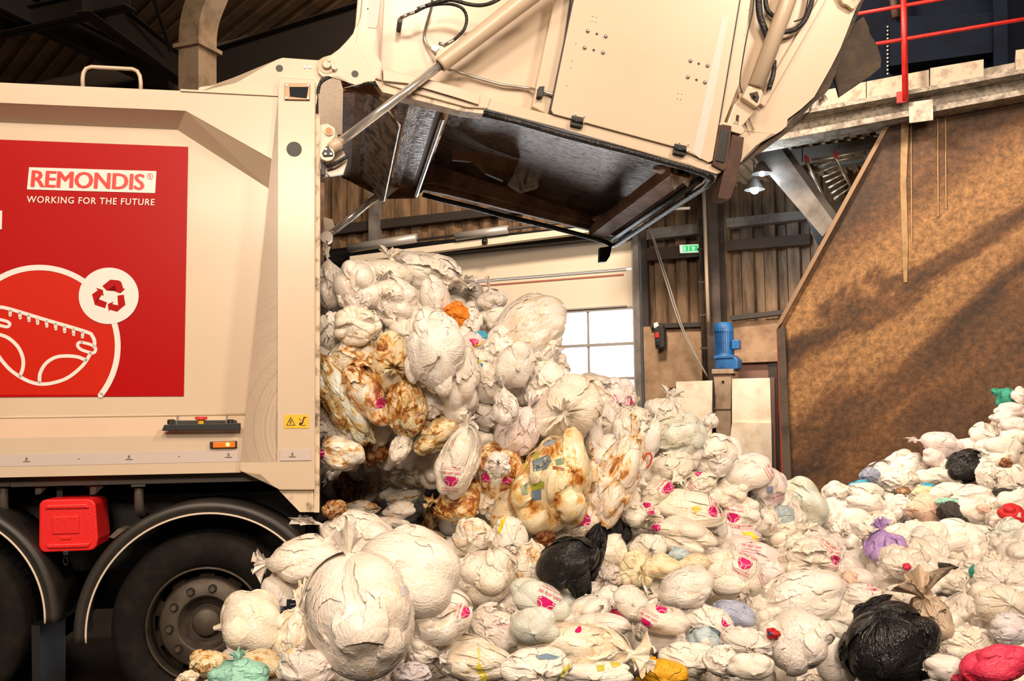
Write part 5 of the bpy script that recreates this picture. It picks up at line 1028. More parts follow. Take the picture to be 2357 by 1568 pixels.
# (px, py, rx, ry, rot, neck, colour, stain, kind, nearer/farther, tied end, label, extra)
LIST = [
 # --- bags coming out of the truck body
 (757,654,38,58,8,'U','G',0,'d',.0,1,'crumpled whitish bag squeezed against the truck rear post, topmost there'),
 (752,700,26,34,0,'F','G',.0,'b',.2,-1,'grey bag in the gap under the crumpled whitish bag by the post'),
 (822,664,52,66,6,'D','W',0,'c',-.1,0,'upright white bag full of lumps second from the post near the top of the slide'),
 (819,750,50,44,0,'F','C',.12,'c',-.2,-1,'cream lumpy bag with greenish folds below the upright white bag'),
 (886,626,60,36,-12,'U','C',.08,'e',.1,2,'cream bag with two pointed film ears sticking up at the crest of the slide'),
 (905,690,52,60,10,'U','W',0,'c',-.05,-1,'full white bag below the bag with pointed ears'),
 (986,628,80,45,-14,'R','S',0,'a',.1,2,'wide beige grey bag lying on the very top of the slide'),
 (1001,692,34,56,10,'U','W',0,'e',.1,-1,'pale thin film bag between the full white bag and the orange bag'),
 (1070,680,40,36,0,'F','G',0,'a',.2,-1,'dark greyish bag just behind the orange bag'),
 (1131,696,34,32,10,'U','G',0,'d',.15,1,'crumpled grey white bag with torn top right of the greyish bag'),
 (1079,743,30,36,0,'F','S',0,'b',.05,-1,'small grey white bag right below the orange bag'),
 (1148,736,38,28,-20,'L','S',0,'b',.1,-1,'small smooth white bag beneath the crumpled grey bag with torn top'),
 (1051,724,26,30,40,'L','O',0,'d',-.05,-1,'small bright orange bag wedged among the white bags'),
 (932,764,48,44,0,'F','S',0,'c',.1,-1,'white bag in the shade left of the brightest big white bag'),
 (1048,868,52,100,4,'U','W',0,'e',-.1,-1,'long smooth white bag hanging to the right of the brightest big white bag'),
 (1001,810,66,94,3,'F','W',0,'C',-.38,-1,'brightest big white bag bulging out of the middle of the slide'),
 (895,838,50,72,-8,'F','Y',.42,'a',-.2,0,'ochre stained knotted bag left of the brightest big white bag'),
 (807,826,56,42,0,'F','C',.35,'a',-.1,-1,'round pleated bag with ochre streaks above the long stained one'),
 (838,905,42,86,34,'U','C',.55,'e',-.2,-1,'long ochre stained bag slanting down with a magenta print near its end'),
 (757,764,32,42,0,'F','W',0,'b',.0,-1,'white bag with black handwriting style print by the rear post'),
 (752,812,30,42,0,'F','W',0,'b',.05,-1,'plain white bag below the one with black script print'),
 (785,922,40,108,32,'U','V',.48,'e',-.1,-1,'longest pale greenish bag with brown streaks slanting away from the post'),
 (748,905,26,60,15,'F','C',.6,'e',.0,-1,'heavily brown streaked bag pressed against the post edge'),
 (931,944,44,62,-4,'F','Y',.55,'c',-.2,-1,'orange brown stained bag with red print in the middle of the slide'),
 (993,928,42,36,-10,'F','W',0,'d',-.1,-1,'crinkled white bag under the brightest big white bag'),
 (745,948,28,28,0,'F','S',.2,'b',.05,-1,'small bag with faint red lettering at the post above the warning sticker height'),
 (752,990,34,30,0,'F','G',.1,'d',-.05,-1,'small see-through crumpled bag by the post above the printed pouch'),
 (797,996,36,34,10,'R','W',.12,'b',-.1,-1,'small white bag tucked right of the see-through crumpled one by the post'),
 (779,1046,56,38,-4,'L','W',.32,'c',-.25,-1,'white printed pouch with rusty underside at the foot of the post'),
 (855,1034,36,40,0,'F','T',.7,'d',-.05,-1,'dark brown soaked bag right of the printed pouch'),
 (868,984,32,42,0,'F','C',.2,'b',.05,-1,'cream bag above the dark brown soaked bag'),
 (975,976,48,28,15,'R','C',.25,'d',-.1,-1,'cream bag with a yellow content spot under the crinkled white bag'),
 (962,1010,52,24,14,'R','V',.12,'e',-.15,-1,'pale greenish sausage shaped bag in the middle of the slide'),
 (1004,1004,56,30,38,'R','Y',.45,'e',-.22,-1,'orange stained bag stretched diagonally over the greenish sausage shaped one'),
 (922,1028,22,40,-20,'U','S',.15,'d',-.2,-1,'limp hanging film end of a tied bag above the dark hollow'),
 (938,1078,46,48,0,'F','C',.12,'c',-.1,-1,'big lobed cream bag hanging over the dark hollow'),
 (990,1088,40,48,0,'D','C',.1,'c',.0,-1,'lobed cream bag right of the one hanging over the hollow'),
 (1057,920,40,44,0,'F','W',0,'b',.1,-1,'white bag peeping out below the long smooth white bag'),
 (1052,1062,46,84,-14,'U','W',.14,'a',-.3,2,'tall white printed bag with a crumpled top and ochre foot'),
 (1060,1000,40,34,20,'U','W',0,'d',-.1,-1,'crumpled white film over the top of the tall printed bag'),
 (1125,884,44,46,0,'F','S',0,'b',.0,-1,'plain beige grey bag between the long smooth bag and the hanging film flap'),
 (1120,955,42,40,0,'F','S',.05,'d',.1,-1,'crumpled beige bag beneath the plain beige grey bag'),
 (1089,790,32,24,10,'F','P',0,'b',.0,-1,'small white bag with a pink print and yellow tie near the blue scrap'),
 (1096,838,26,32,0,'F','S',.05,'c',.05,-1,'small clear bag with blue and green wrappers inside'),
 (1107,774,14,12,0,'F','I',0,'d',-.05,-1,'bright blue scrap of film beside the big see-through bag'),
 (1217,762,98,72,36,'L','S',0,'A',-.1,-1,'big puffy see-through bag on the shoulder of the slide before the window',dict(clear=True)),
 (1150,810,46,56,-20,'L','W',0,'d',-.05,-1,'gathered neck side of the big puffy see-through bag area, white pleated bag'),
 (1188,842,46,54,0,'F','W',.04,'B',-.3,-1,'smooth white bag with one tiny orange spot'),
 (1258,884,56,62,-18,'U','W',.02,'d',-.25,2,'white bag with twisted handles right of the smooth one with the tiny orange spot'),
 (1240,815,46,44,0,'F','S',0,'d',-.1,-1,'crumpled white bag just under the big puffy see-through bag'),
 (1163,935,28,44,6,'U','W',0,'d',-.45,-1,'loose white film flap hanging free in the middle of the slide'),
 (1310,952,92,70,32,'F','C',.02,'A',-.35,2,'big star pleated cream bag with a central knot'),
 (1420,918,46,46,-10,'F','P',0,'a',.0,1,'pale pink printed bag against the lower window panes'),
 (1382,886,46,22,-12,'R','G',0,'d',.2,-1,'grey see-through film bag on the crest before the window'),
 (1465,974,36,40,0,'U','C',.04,'a',-.1,0,'knotted white bag at the crest right of the window edge'),
 (1193,992,46,60,-25,'U','P',.04,'d',-.2,-1,'lilac tinged crumpled bag below the hanging film flap',),
 (1282,1108,90,124,-18,'U','Y',.36,'C',-.28,-1,'huge clear bag packed with used nappies, blue and green ones showing',dict(clear=True)),
 (1148,1086,54,72,-16,'U','C',.6,'e',-.15,-1,'bag with rusty U shaped stain and magenta prints on both sides'),
 (1146,1072,28,30,0,'F','W',.05,'d',-.5,3,'white crumpled knot sitting inside the rusty U shaped stain'),
 (1055,1158,56,48,0,'L','Y',.6,'a',-.3,2,'caramel brown tied bag with a frayed neck beside the dark hollow'),
 (1140,1165,38,38,0,'F','C',.3,'c',-.1,-1,'small bag with ochre specks behind the yellow tape'),
 (1170,1188,38,56,-10,'U','Y',.28,'e',-.15,-1,'yellowish bag with the bright yellow tie tape'),
 (1369,1026,24,62,6,'U','W',0,'e',-.15,-1,'narrow white bag right beside the huge clear bag, upper one'),
 (1396,1056,34,56,-22,'U','W',0,'e',-.1,-1,'soft white bag leaning on the narrow one beside the huge clear bag'),
 (1446,1028,32,64,12,'U','W',0,'e',-.1,-1,'long smooth white bag arching down under the knotted one at the crest'),
 (1404,970,28,44,0,'F','S',0,'d',.0,-1,'crumpled clear white bag right of the big star pleated bag'),
 (1422,1110,44,102,-24,'U','C',.36,'e',-.3,-1,'long bag with a brown drenched lower end above the black bag'),
 (1369,1115,26,60,4,'U','W',.4,'d',-.3,1,'thin white film bag with ochre drips hanging beside the huge clear bag'),
 (1442,1160,32,46,-30,'U','W',.03,'e',-.1,-1,'white bag tucked behind the long brown drenched one'),
 (1498,1010,26,54,-14,'U','W',.02,'e',-.05,-1,'narrow white bag with a grey spot on the crest slope'),
 (1533,955,46,42,-20,'U','S',0,'d',.0,2,'crumpled beige white bag at the crest before the pale board'),
 (1566,1010,66,50,14,'L','V',.06,'a',-.2,-1,'wide greenish see-through bag with radiating folds near the crest',dict(clear=True)),
 (1638,972,16,22,-25,'U','W',0,'d',-.05,-1,'pointed white film tip standing up on the crest'),
 (1645,1050,52,48,-10,'L','W',.02,'d',-.1,-1,'crinkled white bag with a small magenta print on the right slope of the crest'),
 (1685,1040,26,32,0,'F','W',0,'b',.0,-1,'smooth little white bag at the outer edge below the pointed film tip'),
 (1579,1052,36,32,0,'F','W',.02,'b',.0,-1,'small white bag under the wide greenish bag'),
 (1541,1088,66,38,28,'R','C',.1,'e',-.2,-1,'long cream bag slanting up to the right, red loop at its upper left'),
 (1513,1136,48,28,34,'R','C',.22,'a',-.25,-1,'cream bag with magenta print parallel below the long slanting one'),
 (1612,1118,42,28,26,'R','C',.14,'b',-.15,-1,'cream bag with red lettering right of the magenta printed slanting one'),
 (1716,1094,68,38,16,'L','W',.0,'B',-.2,-1,'white sausage shaped bag with curved red text at its end, right shoulder'),
 (1775,1125,40,50,0,'F','P',.0,'b',.0,-1,'pinkish printed bag hanging down at the outer right shoulder'),
 (1764,1120,28,26,8,'F','S',0,'b',-.15,-1,'small clear pouch with a blue label on the right shoulder'),
 (1682,1140,40,34,0,'F','C',.05,'c',-.15,-1,'cream lumpy bag with a pale yellow patch below the curved text bag'),
 (1848,1158,48,72,44,'U','V',0,'B',.0,-1,'grey green translucent bag at the outer right edge of the main heap',dict(clear=True)),
 (1592,1172,84,38,-12,'R','C',.1,'a',-.28,-1,'fat white bag with magenta print and a yellow content stain'),
 (1708,1190,44,40,12,'F','W',.02,'c',-.3,-1,'white bag with magenta logo and a blue green lid mark'),
 (1752,1188,40,46,0,'U','S',.04,'d',-.2,1,'knotted beige bag right of the magenta logo with the green mark'),
 (1798,1190,32,24,-10,'F','Q',0,'a',-.1,-1,'shiny light blue little bag under the grey green translucent one',dict(clear=True)),
 (1483,1192,48,34,-8,'F','C',.12,'d',-.25,-1,'wrinkled printed bag just above the black tail'),
 (1572,1236,80,38,-14,'L','C',.12,'c',-.4,-1,'long smooth cream bag lying across the slope right of the black bag'),
 (1640,1222,38,34,0,'F','W',.03,'b',-.15,0,'white bag end with a puckered knot above the long smooth cream bag'),
 (1494,1266,40,32,-10,'F','W',.06,'a',-.4,3,'white bag with a dangling knotted tail right of the black bag'),
 (1704,1238,58,22,-6,'R','P',.0,'a',-.15,-1,'flat pinkish bag with a yellow drawstring'),
 (1811,1232,58,42,12,'R','C',.02,'c',-.15,-1,'beige white lumpy bag on the right slope beneath the light blue little one'),
 (1881,1248,32,40,0,'F','W',.0,'b',-.1,-1,'pale bag at the right slope beside the beige white lumpy one'),
 (1533,1308,50,27,-6,'R','Y',.16,'b',-.3,-1,'butter yellow bag below the long smooth cream bag'),
 (1468,1314,46,38,0,'F','Y',.14,'c',-.3,-1,'pale yellow lumpy bag with an olive spot'),
 (1604,1302,40,24,6,'R','Y',.2,'e',-.2,-1,'yellowish bag right of the butter yellow one'),
 (1566,1278,26,15,0,'R','Q',0,'a',-.25,-1,'small rolled nappy with a light blue band'),
 (1748,1304,84,50,-30,'L','P',.03,'A',-.2,-1,'large pinkish white printed bag sloping down to the right'),
 (1695,1334,70,54,-6,'F','C',.05,'A',-.55,-1,'round pleated bag with a small central knot and a magenta logo above it'),
 (1582,1360,66,44,18,'L','W',.04,'A',-.5,2,'plump tied bag with its neck at the left and magenta print'),
 (1874,1298,62,50,0,'F','C',.02,'c',-.1,-1,'big round off-white lumpy bag right of the pinkish printed one'),
 (1917,1272,30,42,-20,'F','P',.0,'b',-.1,-1,'bag with pink stripes and magenta logo on the right slope'),
 (1846,1378,102,56,20,'L','W',.0,'D',-.25,-1,'very large soft white bag lying across the lower right'),
 (1308,1302,74,50,30,'R','K',0,'A',-.42,-1,'glossy black bag torn open in the middle of the heap',dict(twist=0.0)),
 (1366,1272,28,70,-14,'U','K',0,'d',-.40,-1,'upright black fold standing on the right side of the torn black bag'),
 (1418,1230,36,34,-20,'F','K',0,'d',-.15,-1,'black film tail rising to the upper right from the torn black bag'),
 (1334,1346,26,46,4,'D','K',0,'a',-.40,-1,'black film corner hanging below the torn black bag'),
 (1119,1330,72,68,-8,'U','C',.08,'D',-.35,2,'big crumpled cream bag right of the largest bags'),
 (1089,1240,44,42,10,'F','C',.24,'a',-.35,-1,'tied bag with magenta logo beside the frayed caramel neck'),
 (1165,1250,48,50,20,'F','W',.1,'d',-.35,3,'white bag with a clear film tail sticking out to the right'),
 (1190,1310,32,46,12,'F','C',.3,'e',-.25,-1,'bag with a brown bottom under the clear film tail'),
 (1230,1296,32,50,6,'U','C',.3,'d',-.3,-1,'crumpled ochre spotted bag just left of the torn black bag'),
 (1335,1206,42,42,-20,'F','C',.2,'a',-.25,-1,'brownish printed bag above the torn black bag'),
 (1255,1240,24,18,0,'F','T',.9,'c',-.2,-1,'small dark amber soaked bundle under the huge clear bag'),
 (1412,1278,32,46,-24,'U','C',.12,'e',-.25,-1,'beige bag directly right of the torn black bag'),
 (1392,1332,38,30,-30,'F','G',.2,'d',-.25,-1,'clear crumpled wrapper with brown spots right of the black film corner'),
 (1432,1300,20,40,-10,'U','C',.22,'d',-.2,-1,'narrow stained film strip right of the beige bag'),
 (1243,1392,68,44,-16,'F','V',.0,'B',-.45,-1,'pale green bag with a big magenta nappy logo and text'),
 (1230,1446,54,42,0,'F','V',.02,'b',-.4,-1,'pale green bag beneath the one with the big nappy logo'),
 (1310,1392,40,20,-20,'L','V',0,'b',-.2,-1,'pale green end of a bag under the black film corner'),
 (1288,1354,34,20,-14,'F','C',.06,'b',-.15,-1,'little bag with faint red text beneath the torn black bag'),
 (1137,1456,66,46,-24,'L','S',.02,'a',-.25,-1,'taupe tinted bag with a faint pink print'),
 (1402,1386,34,34,-10,'U','W',.0,'b',-.3,-1,'small white bag right of the black film corner'),
 (1365,1366,30,22,20,'R','W',.02,'d',-.2,-1,'crumpled white scrap bag touching the black film corner'),
 (1455,1392,42,36,-20,'F','W',.0,'B',-.35,-1,'round white end of a bag in the centre of the lower heap'),
 (1520,1432,68,30,-8,'L','C',.02,'B',-.45,-1,'smooth bag with red lettering and a magenta logo in the lower centre'),
 (1420,1414,28,16,-20,'F','Z',0,'a',-.15,-1,'pink red film patch between the two smooth lower bags'),
 (1350,1416,62,34,26,'R','W',.0,'b',-.4,-1,'white smooth bag slanting up to the right, right of the pale green ones'),
 (1392,1446,62,28,-4,'R','W',.0,'a',-.45,2,'flat white bag with a tied end at the right and small magenta print'),
 (1522,1470,70,34,-28,'L','S',.04,'e',-.2,-1,'tan shaded long bag beneath the lettered smooth one'),
 (1636,1438,54,32,-18,'L','W',.02,'a',-.35,-1,'white printed bag partly under the blue grey bag'),
 (1692,1412,48,26,-22,'L','U',0,'a',-.35,-1,'blue grey bag in the lower right half'),
 (1630,1482,42,30,-20,'R','Q',0,'a',-.3,2,'light blue translucent bag with a white content patch'),
 (1528,1484,44,32,0,'F','W',0,'b',-.35,-1,'white round bag left of the light blue translucent one'),
 (1590,1524,66,36,-6,'F','W',0,'a',-.5,-1,'bright white bag above the yellow one'),
 (1325,1506,132,56,-6,'R','C',.05,'D',-.5,-1,'very large translucent beige bag along the bottom with yellow ties',dict(clear=True)),
 (1236,1548,80,44,0,'F','W',.02,'a',-.65,-1,'bag with printed packaging and yellow green tape at the very bottom'),
 (1083,1526,96,46,-8,'R','C',.02,'A',-.5,-1,'glossy clear bag with a yellow green tape strip at the bottom',dict(clear=True)),
 (1372,1562,84,28,0,'F','W',0,'b',-.8,-1,'flat white bag at the bottom edge left of the yellow bag'),
 (1529,1558,54,32,0,'F','J',0,'a',-.7,-1,'bright yellow bag at the bottom edge'),
 (1672,1530,48,32,-8,'F','W',0,'b',-.5,-1,'white bag at the bottom right of the bright white one'),
 # --- foreground cluster by the wheel
 (560,1447,76,72,10,'L','C',.1,'B',-.3,-1,'rounded translucent cream bag leaning against the truck wheel'),
 (691,1298,82,54,6,'L','W',.06,'A',-.3,-1,'white bag with a ragged left end on the stack by the wheel'),
 (643,1380,42,56,0,'F','W',.0,'b',-.15,-1,'white bag with dark blue printed labels beside the wheel'),
 (816,1230,84,52,-8,'L','W',.05,'D',-.2,3,'crinkled white bag topmost of the cluster with its tied tail to the left'),
 (920,1316,134,94,-22,'L','W',.02,'B',-.55,-1,'second largest bag, white, resting on top of the largest one'),
 (810,1436,130,142,10,'U','W',.02,'A',-.75,-1,'largest white bag of all in the lower left cluster'),
 (1003,1426,82,62,16,'R','W',.0,'A',-.45,-1,'see-through bag with a radiating knot and magenta print under the second largest bag',dict(clear=True)),
 (667,1470,38,66,-8,'U','C',.1,'d',-.35,3,'thin bag with yellow and blue contents between the cream bag and the largest one',dict(clear=True)),
 (700,1548,60,44,0,'F','W',.02,'b',-.7,-1,'white bag at the bottom under the largest one'),
 (474,1536,42,32,10,'F','Y',.4,'a',-.4,-1,'orange stained small bag under the rounded cream one'),
 (593,1540,56,32,-6,'F','Y',.3,'b',-.4,-1,'ochre stained bag between the mint bag and the largest one'),
 (543,1562,66,34,0,'U','M',0,'a',-.65,2,'mint green knotted bag at the bottom left'),
 (425,1566,26,16,10,'L','C',.3,'d',-.5,-1,'little crumpled bag end at the bottom left corner of the heap'),
 (966,1502,48,30,-24,'R','W',.02,'d',-.5,2,'crumpled white film flap right of the largest bag'),
 (945,1558,44,24,0,'F','L',0,'d',-.6,-1,'small grey crumpled film at the bottom right of the largest bag'),
 (995,1474,52,24,10,'F','T',.1,'a',-.2,-1,'greyish brown bag lying under the see-through one with the knot'),
 # --- hollow under the truck body
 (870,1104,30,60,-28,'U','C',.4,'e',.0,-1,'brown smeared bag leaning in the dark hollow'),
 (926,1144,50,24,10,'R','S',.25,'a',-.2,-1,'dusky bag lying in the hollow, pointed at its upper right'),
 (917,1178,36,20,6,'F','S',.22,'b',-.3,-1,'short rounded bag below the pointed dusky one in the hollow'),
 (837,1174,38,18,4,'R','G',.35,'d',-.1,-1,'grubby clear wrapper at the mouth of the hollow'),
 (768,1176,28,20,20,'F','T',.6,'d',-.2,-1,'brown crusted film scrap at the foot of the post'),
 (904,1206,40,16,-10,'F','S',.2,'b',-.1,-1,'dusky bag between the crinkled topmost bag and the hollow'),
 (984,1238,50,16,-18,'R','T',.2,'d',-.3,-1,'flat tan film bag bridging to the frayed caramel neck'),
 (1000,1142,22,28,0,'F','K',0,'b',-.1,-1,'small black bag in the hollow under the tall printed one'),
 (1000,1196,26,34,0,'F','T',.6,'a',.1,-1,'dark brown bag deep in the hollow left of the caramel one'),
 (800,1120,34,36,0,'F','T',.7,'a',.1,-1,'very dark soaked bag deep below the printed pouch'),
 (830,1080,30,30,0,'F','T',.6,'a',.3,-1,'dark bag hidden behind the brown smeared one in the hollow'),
 # --- right side heap
 (2068,1500,106,92,20,'U','K',0,'A',-.35,-1,'big glossy black bag with fine pleats, lower right'),
 (2010,1412,60,22,42,'R','K',0,'d',-.15,-1,'crumpled black neck film on top of the big glossy black bag'),
 (2154,1440,48,64,16,'U','T',.0,'e',-.25,2,'tan see-through bag with a big ruffled tied top',dict(ts=2.1)),
 (1935,1422,50,34,-14,'F','W',0,'c',-.3,-1,'white lumpy bag left above the big glossy black one'),
 (1925,1455,48,20,-16,'F','V',0,'b',-.2,-1,'grey green thin film bag under the white lumpy one'),
 (1842,1490,78,72,-8,'D','W',0,'A',-.6,-1,'big white knotted bag left of the big glossy black one'),
 (1932,1530,44,52,-6,'F','W',0,'b',-.55,-1,'white bag squeezed between the knotted one and the big glossy black one'),
 (1722,1488,54,32,-10,'F','W',0,'a',-.4,1,'crumpled white bag with a blue and red printed scrap'),
 (1733,1540,50,30,0,'F','W',.05,'b',-.65,-1,'plain white bag at the bottom left of the big knotted one'),
 (1783,1462,16,12,-20,'F','R',0,'d',-.6,-1,'small dark red scrap above the big white knotted bag'),
 (2046,1266,46,42,10,'U','X',0,'d',-.2,-1,'purple bag on the right heap'),
 (2007,1228,42,34,0,'F','G',0,'d',-.1,-1,'grey crumpled bag left of the purple one'),
 (1974,1200,44,26,-4,'R','W',0,'b',-.1,-1,'smooth white bag above the grey crumpled one'),
 (1935,1226,26,26,0,'F','W',0,'a',-.05,-1,'small pleated white bag left of the grey crumpled one'),
 (1963,1256,26,24,0,'F','W',0,'b',-.1,-1,'small round white bag between the grey crumpled and purple ones'),
 (2192,1250,108,44,12,'R','W',0,'C',-.25,-1,'long big white bag right of the purple one'),
 (2136,1176,38,34,0,'F','E',0,'a',-.1,-1,'peach coloured round bag on the right heap'),
 (2080,1178,36,30,-30,'R','W',0,'e',-.05,-1,'white bag left of the peach coloured one'),
 (2200,1190,32,28,-30,'F','D',0,'a',-.05,-1,'dark grey bag right of the peach coloured one'),
 (2250,1184,46,30,-10,'R','W',0,'b',-.15,-1,'white bag with an orange handle above the long big white one'),
 (2268,1172,16,10,-20,'R','E',0,'d',-.35,-1,'orange handle loop on the white bag beside the red one'),
 (2338,1188,32,24,-10,'R','R',0,'b',-.1,-1,'red shiny packaging bag at the right edge'),
 (2334,1228,36,32,0,'L','V',0,'a',-.15,-1,'grey green bag below the red packaging at the right edge'),
 (2076,1302,38,32,-10,'F','W',0,'a',-.15,-1,'white bag with a small red spot below the purple one'),
 (2090,1306,10,8,0,'F','Z',0,'d',-.3,-1,'tiny red scrap on the white bag below the purple one'),
 (2175,1308,30,10,0,'F','D',0,'d',-.05,-1,'dark rubber scrap under the long big white bag'),
 (2199,1346,42,30,-20,'R','C',.02,'a',-.2,-1,'cream pleated bag right of the ruffled tied top'),
 (2244,1318,32,28,0,'F','S',0,'d',-.1,-1,'pale bag with blue streaks under the long big white one'),
 (2250,1324,13,20,10,'F','N',0,'d',-.3,-1,'small teal scrap among the pale bags at the right'),
 (2310,1332,52,34,0,'F','W',0,'a',-.25,0,'tied white bag with green tinge right of the teal scrap'),
 (2316,1396,64,42,-10,'F','C',.02,'a',-.3,-1,'bag with faint multicoloured print at the right edge'),
 (2229,1408,42,38,0,'U','W',.03,'d',-.2,1,'crumpled white bag right of the tan see-through one'),
 (2334,1454,44,32,0,'F','L',0,'b',-.35,-1,'lilac white smooth bag at the right edge'),
 (2238,1496,62,42,-6,'F','C',.02,'c',-.35,-1,'off-white lumpy bag right of the big glossy black one'),
 (2184,1545,42,30,0,'F','W',0,'b',-.45,-1,'white bag at the bottom right of the big glossy black one'),
 (2304,1538,78,42,14,'L','Z',0,'A',-.5,-1,'bright pink red bag in the bottom right corner'),
 (2230,1562,36,18,0,'F','Z',0,'d',-.6,-1,'small pink red film end left of the bright pink red bag'),
 (1989,1300,40,32,0,'F','W',0,'d',-.1,-1,'crumpled white bag below left of the purple one'),
 (1997,1340,60,24,-10,'F','W',0,'b',-.15,-1,'flat white bag with red edge print under the crumpled one'),
 (1984,1374,46,26,-6,'F','W',0,'a',-.2,-1,'white bag with magenta logo above the white lumpy one by the black bag'),
 (1958,1340,20,22,0,'F','E',0,'d',-.15,-1,'small salmon coloured film bit above the very large soft white bag'),
 (2085,1380,46,28,0,'F','C',0,'d',-.15,-1,'flat off-white film sheet left of the ruffled tied top'),
 (2322,916,28,22,20,'F','N',0,'b',.0,-1,'green bag at the very top of the right heap'),
 (2295,903,14,8,-20,'L','N',0,'d',-.05,-1,'green ear shaped handle of the top green bag'),
 (2352,911,18,20,0,'F','W',0,'b',-.15,-1,'small white bag beside the top green one'),
 (2330,946,38,18,4,'L','P',0,'b',-.1,-1,'peach white bag directly under the top green one'),
 (2316,965,30,14,0,'F','W',0,'a',-.05,-1,'whitish bag second below the top green one'),
 (2336,980,28,18,0,'F','P',0,'b',-.15,-1,'pinkish white bag third below the top green one'),
 (2281,1006,44,30,0,'F','W',0,'d',-.05,1,'see-through whitish bag at the crest left of the top green one'),
 (2340,1004,30,22,0,'F','W',0,'a',-.15,-1,'white bag at the right edge below the pinkish white one'),
 (2172,1024,48,26,-8,'L','P',0,'a',-.0,1,'rosy white bag with a spiky tied end on the crest of the right heap'),
 (2228,1031,36,20,10,'F','W',0,'b',-.05,-1,'white bag between the rosy one and the crest bags'),
 (2155,1055,28,20,-10,'F','P',0,'b',-.1,-1,'rosy little bag under the spiky tied one'),
 (2231,1076,44,36,18,'R','K',0,'a',-.15,-1,'black bag high on the right heap'),
 (2312,1048,50,38,0,'F','W',0,'c',-.15,-1,'full white bag with a dark brown core near the right edge'),
 (2318,1067,15,11,0,'F','T',.8,'b',-.5,-1,'round dark brown roll in the full white bag'),
 (2092,1076,54,36,16,'R','W',.02,'c',-.1,-1,'wide white bag on the crest left of the rosy little one'),
 (2037,1096,38,28,10,'F','W',.02,'b',-.05,-1,'white bag on the crest left of the wide white one'),
 (2005,1096,22,18,10,'F','U',0,'a',-.02,-1,'small bag with a blue mark on the crest'),
 (2077,1112,40,28,0,'F','W',0,'d',-.15,-1,'crumpled white bag below the wide white one'),
 (2148,1100,34,20,6,'F','W',0,'b',-.1,-1,'white bag left of the black bag high on the heap'),
 (2198,1104,44,22,-12,'F','W',0,'b',-.05,-1,'white bag just under the black bag high on the heap'),
 (1979,1122,24,14,20,'R','I',0,'e',-.1,-1,'bright sky blue bag handle on the far slope'),
 (2002,1136,42,22,0,'F','W',0,'a',-.15,-1,'white bag beneath the sky blue handle'),
 (1928,1146,44,32,30,'R','W',.0,'d',-.05,-1,'white film bag with a pointed tip at the foot of the push wall'),
 (1915,1126,16,12,0,'F','D',0,'b',.1,-1,'small dark bag at the foot of the push wall'),
 (1864,1138,16,12,0,'F','W',.1,'d',.1,-1,'small white scrap bag at the gap beside the main heap'),
 (1874,1148,10,6,0,'F','E',0,'d',.0,-1,'tiny orange scrap at the gap beside the main heap'),
 (2000,1164,44,24,-8,'F','W',0,'b',-.1,-1,'greyish white bag right of the gap, below the sky blue handle'),
 (1948,1172,28,18,0,'F','W',0,'b',-.05,-1,'small white bag below the pointed film bag'),
 (2083,1132,16,10,0,'F','T',.5,'d',-.1,-1,'small brown scrap below the crumpled white crest bag'),
 (2138,1120,14,7,0,'F','I',0,'d',-.2,-1,'small sky blue scrap below the white crest bags'),
 (2136,1134,34,14,0,'F','Y',.0,'b',-.12,-1,'yellowish bag right above the peach coloured one'),
 (2189,1140,42,26,0,'F','W',0,'a',-.1,-1,'white bag right above the dark grey one'),
 (2247,1144,50,24,4,'L','W',0,'a',-.1,-1,'white bag with a green edge line above the orange handle'),
 (2286,1098,30,30,10,'F','W',.02,'a',-.1,-1,'white bag between the black one and the full white one'),
 (2334,1106,32,32,0,'F','W',0,'c',-.1,-1,'white bag at the right edge under the full white one'),
 (2315,1136,24,11,0,'F','D',0,'d',-.12,-1,'small dark bag near the right edge above the red packaging'),
 (2336,1154,32,22,0,'F','W',0,'b',-.1,-1,'white bag at the right edge between the dark and the red one'),
 (2190,1160,30,10,-6,'F','M',0,'d',-.2,-1,'pale mint film edge above the dark grey bag'),
 (1982,1216,12,10,0,'F','M',0,'b',-.1,-1,'tiny mint green bag above the purple one'),
]
for r_ in LIST:
    px, py, rx, ry, rot, nk, c_, st, kd, dd, tf, lb = r_[:12]; ex_ = r_[12] if len(r_) > 12 else {}
    put_bag(px, py, rx, ry, rot, nk, c_, st, kd, dd, tf, label=lb, group='bags spilled out of the truck' if px < 1850 and not (px < 720) else 'bags on the right heap' if px > 1850 else 'bags beside the truck wheel', **ex_)
# ------------------------------------------------------------------ gaps: more individual bags, then the packed mass behind them
OUT = [(735, 625), (800, 610), (850, 600), (1040, 600), (1080, 655), (1165, 705), (1240, 705), (1300, 770), (1310, 880), (1400, 890), (1460, 950), (1530, 935), (1620, 985), (1700, 1060), (1790, 1110), (1870, 1150), (1930, 1150), (1995, 1120), (2060, 1080), (2130, 1040), (2250, 1020), (2310, 940), (2400, 915), (2850, 880), (2850, 1640), (430, 1640), (500, 1530), (510, 1430), (620, 1400), (640, 1300), (740, 1230), (745, 1100)]
def inside(x, y, P=OUT):
    r = False; j = len(P) - 1
    for i in range(len(P)):
        if (P[i][1] > y) != (P[j][1] > y) and x < (P[j][0] - P[i][0]) * (y - P[i][1]) / (P[j][1] - P[i][1]) + P[i][0]: r = not r
        j = i
    return r
def far_in(x, y, r): return inside(x, y) and all(inside(x + r * math.cos(k * PI / 3), y + r * math.sin(k * PI / 3)) or y + r * math.sin(k * PI / 3) > 1568 for k in range(6))
def hollow(x, y): return 735 < x < 1060 and 1090 < y < 1260
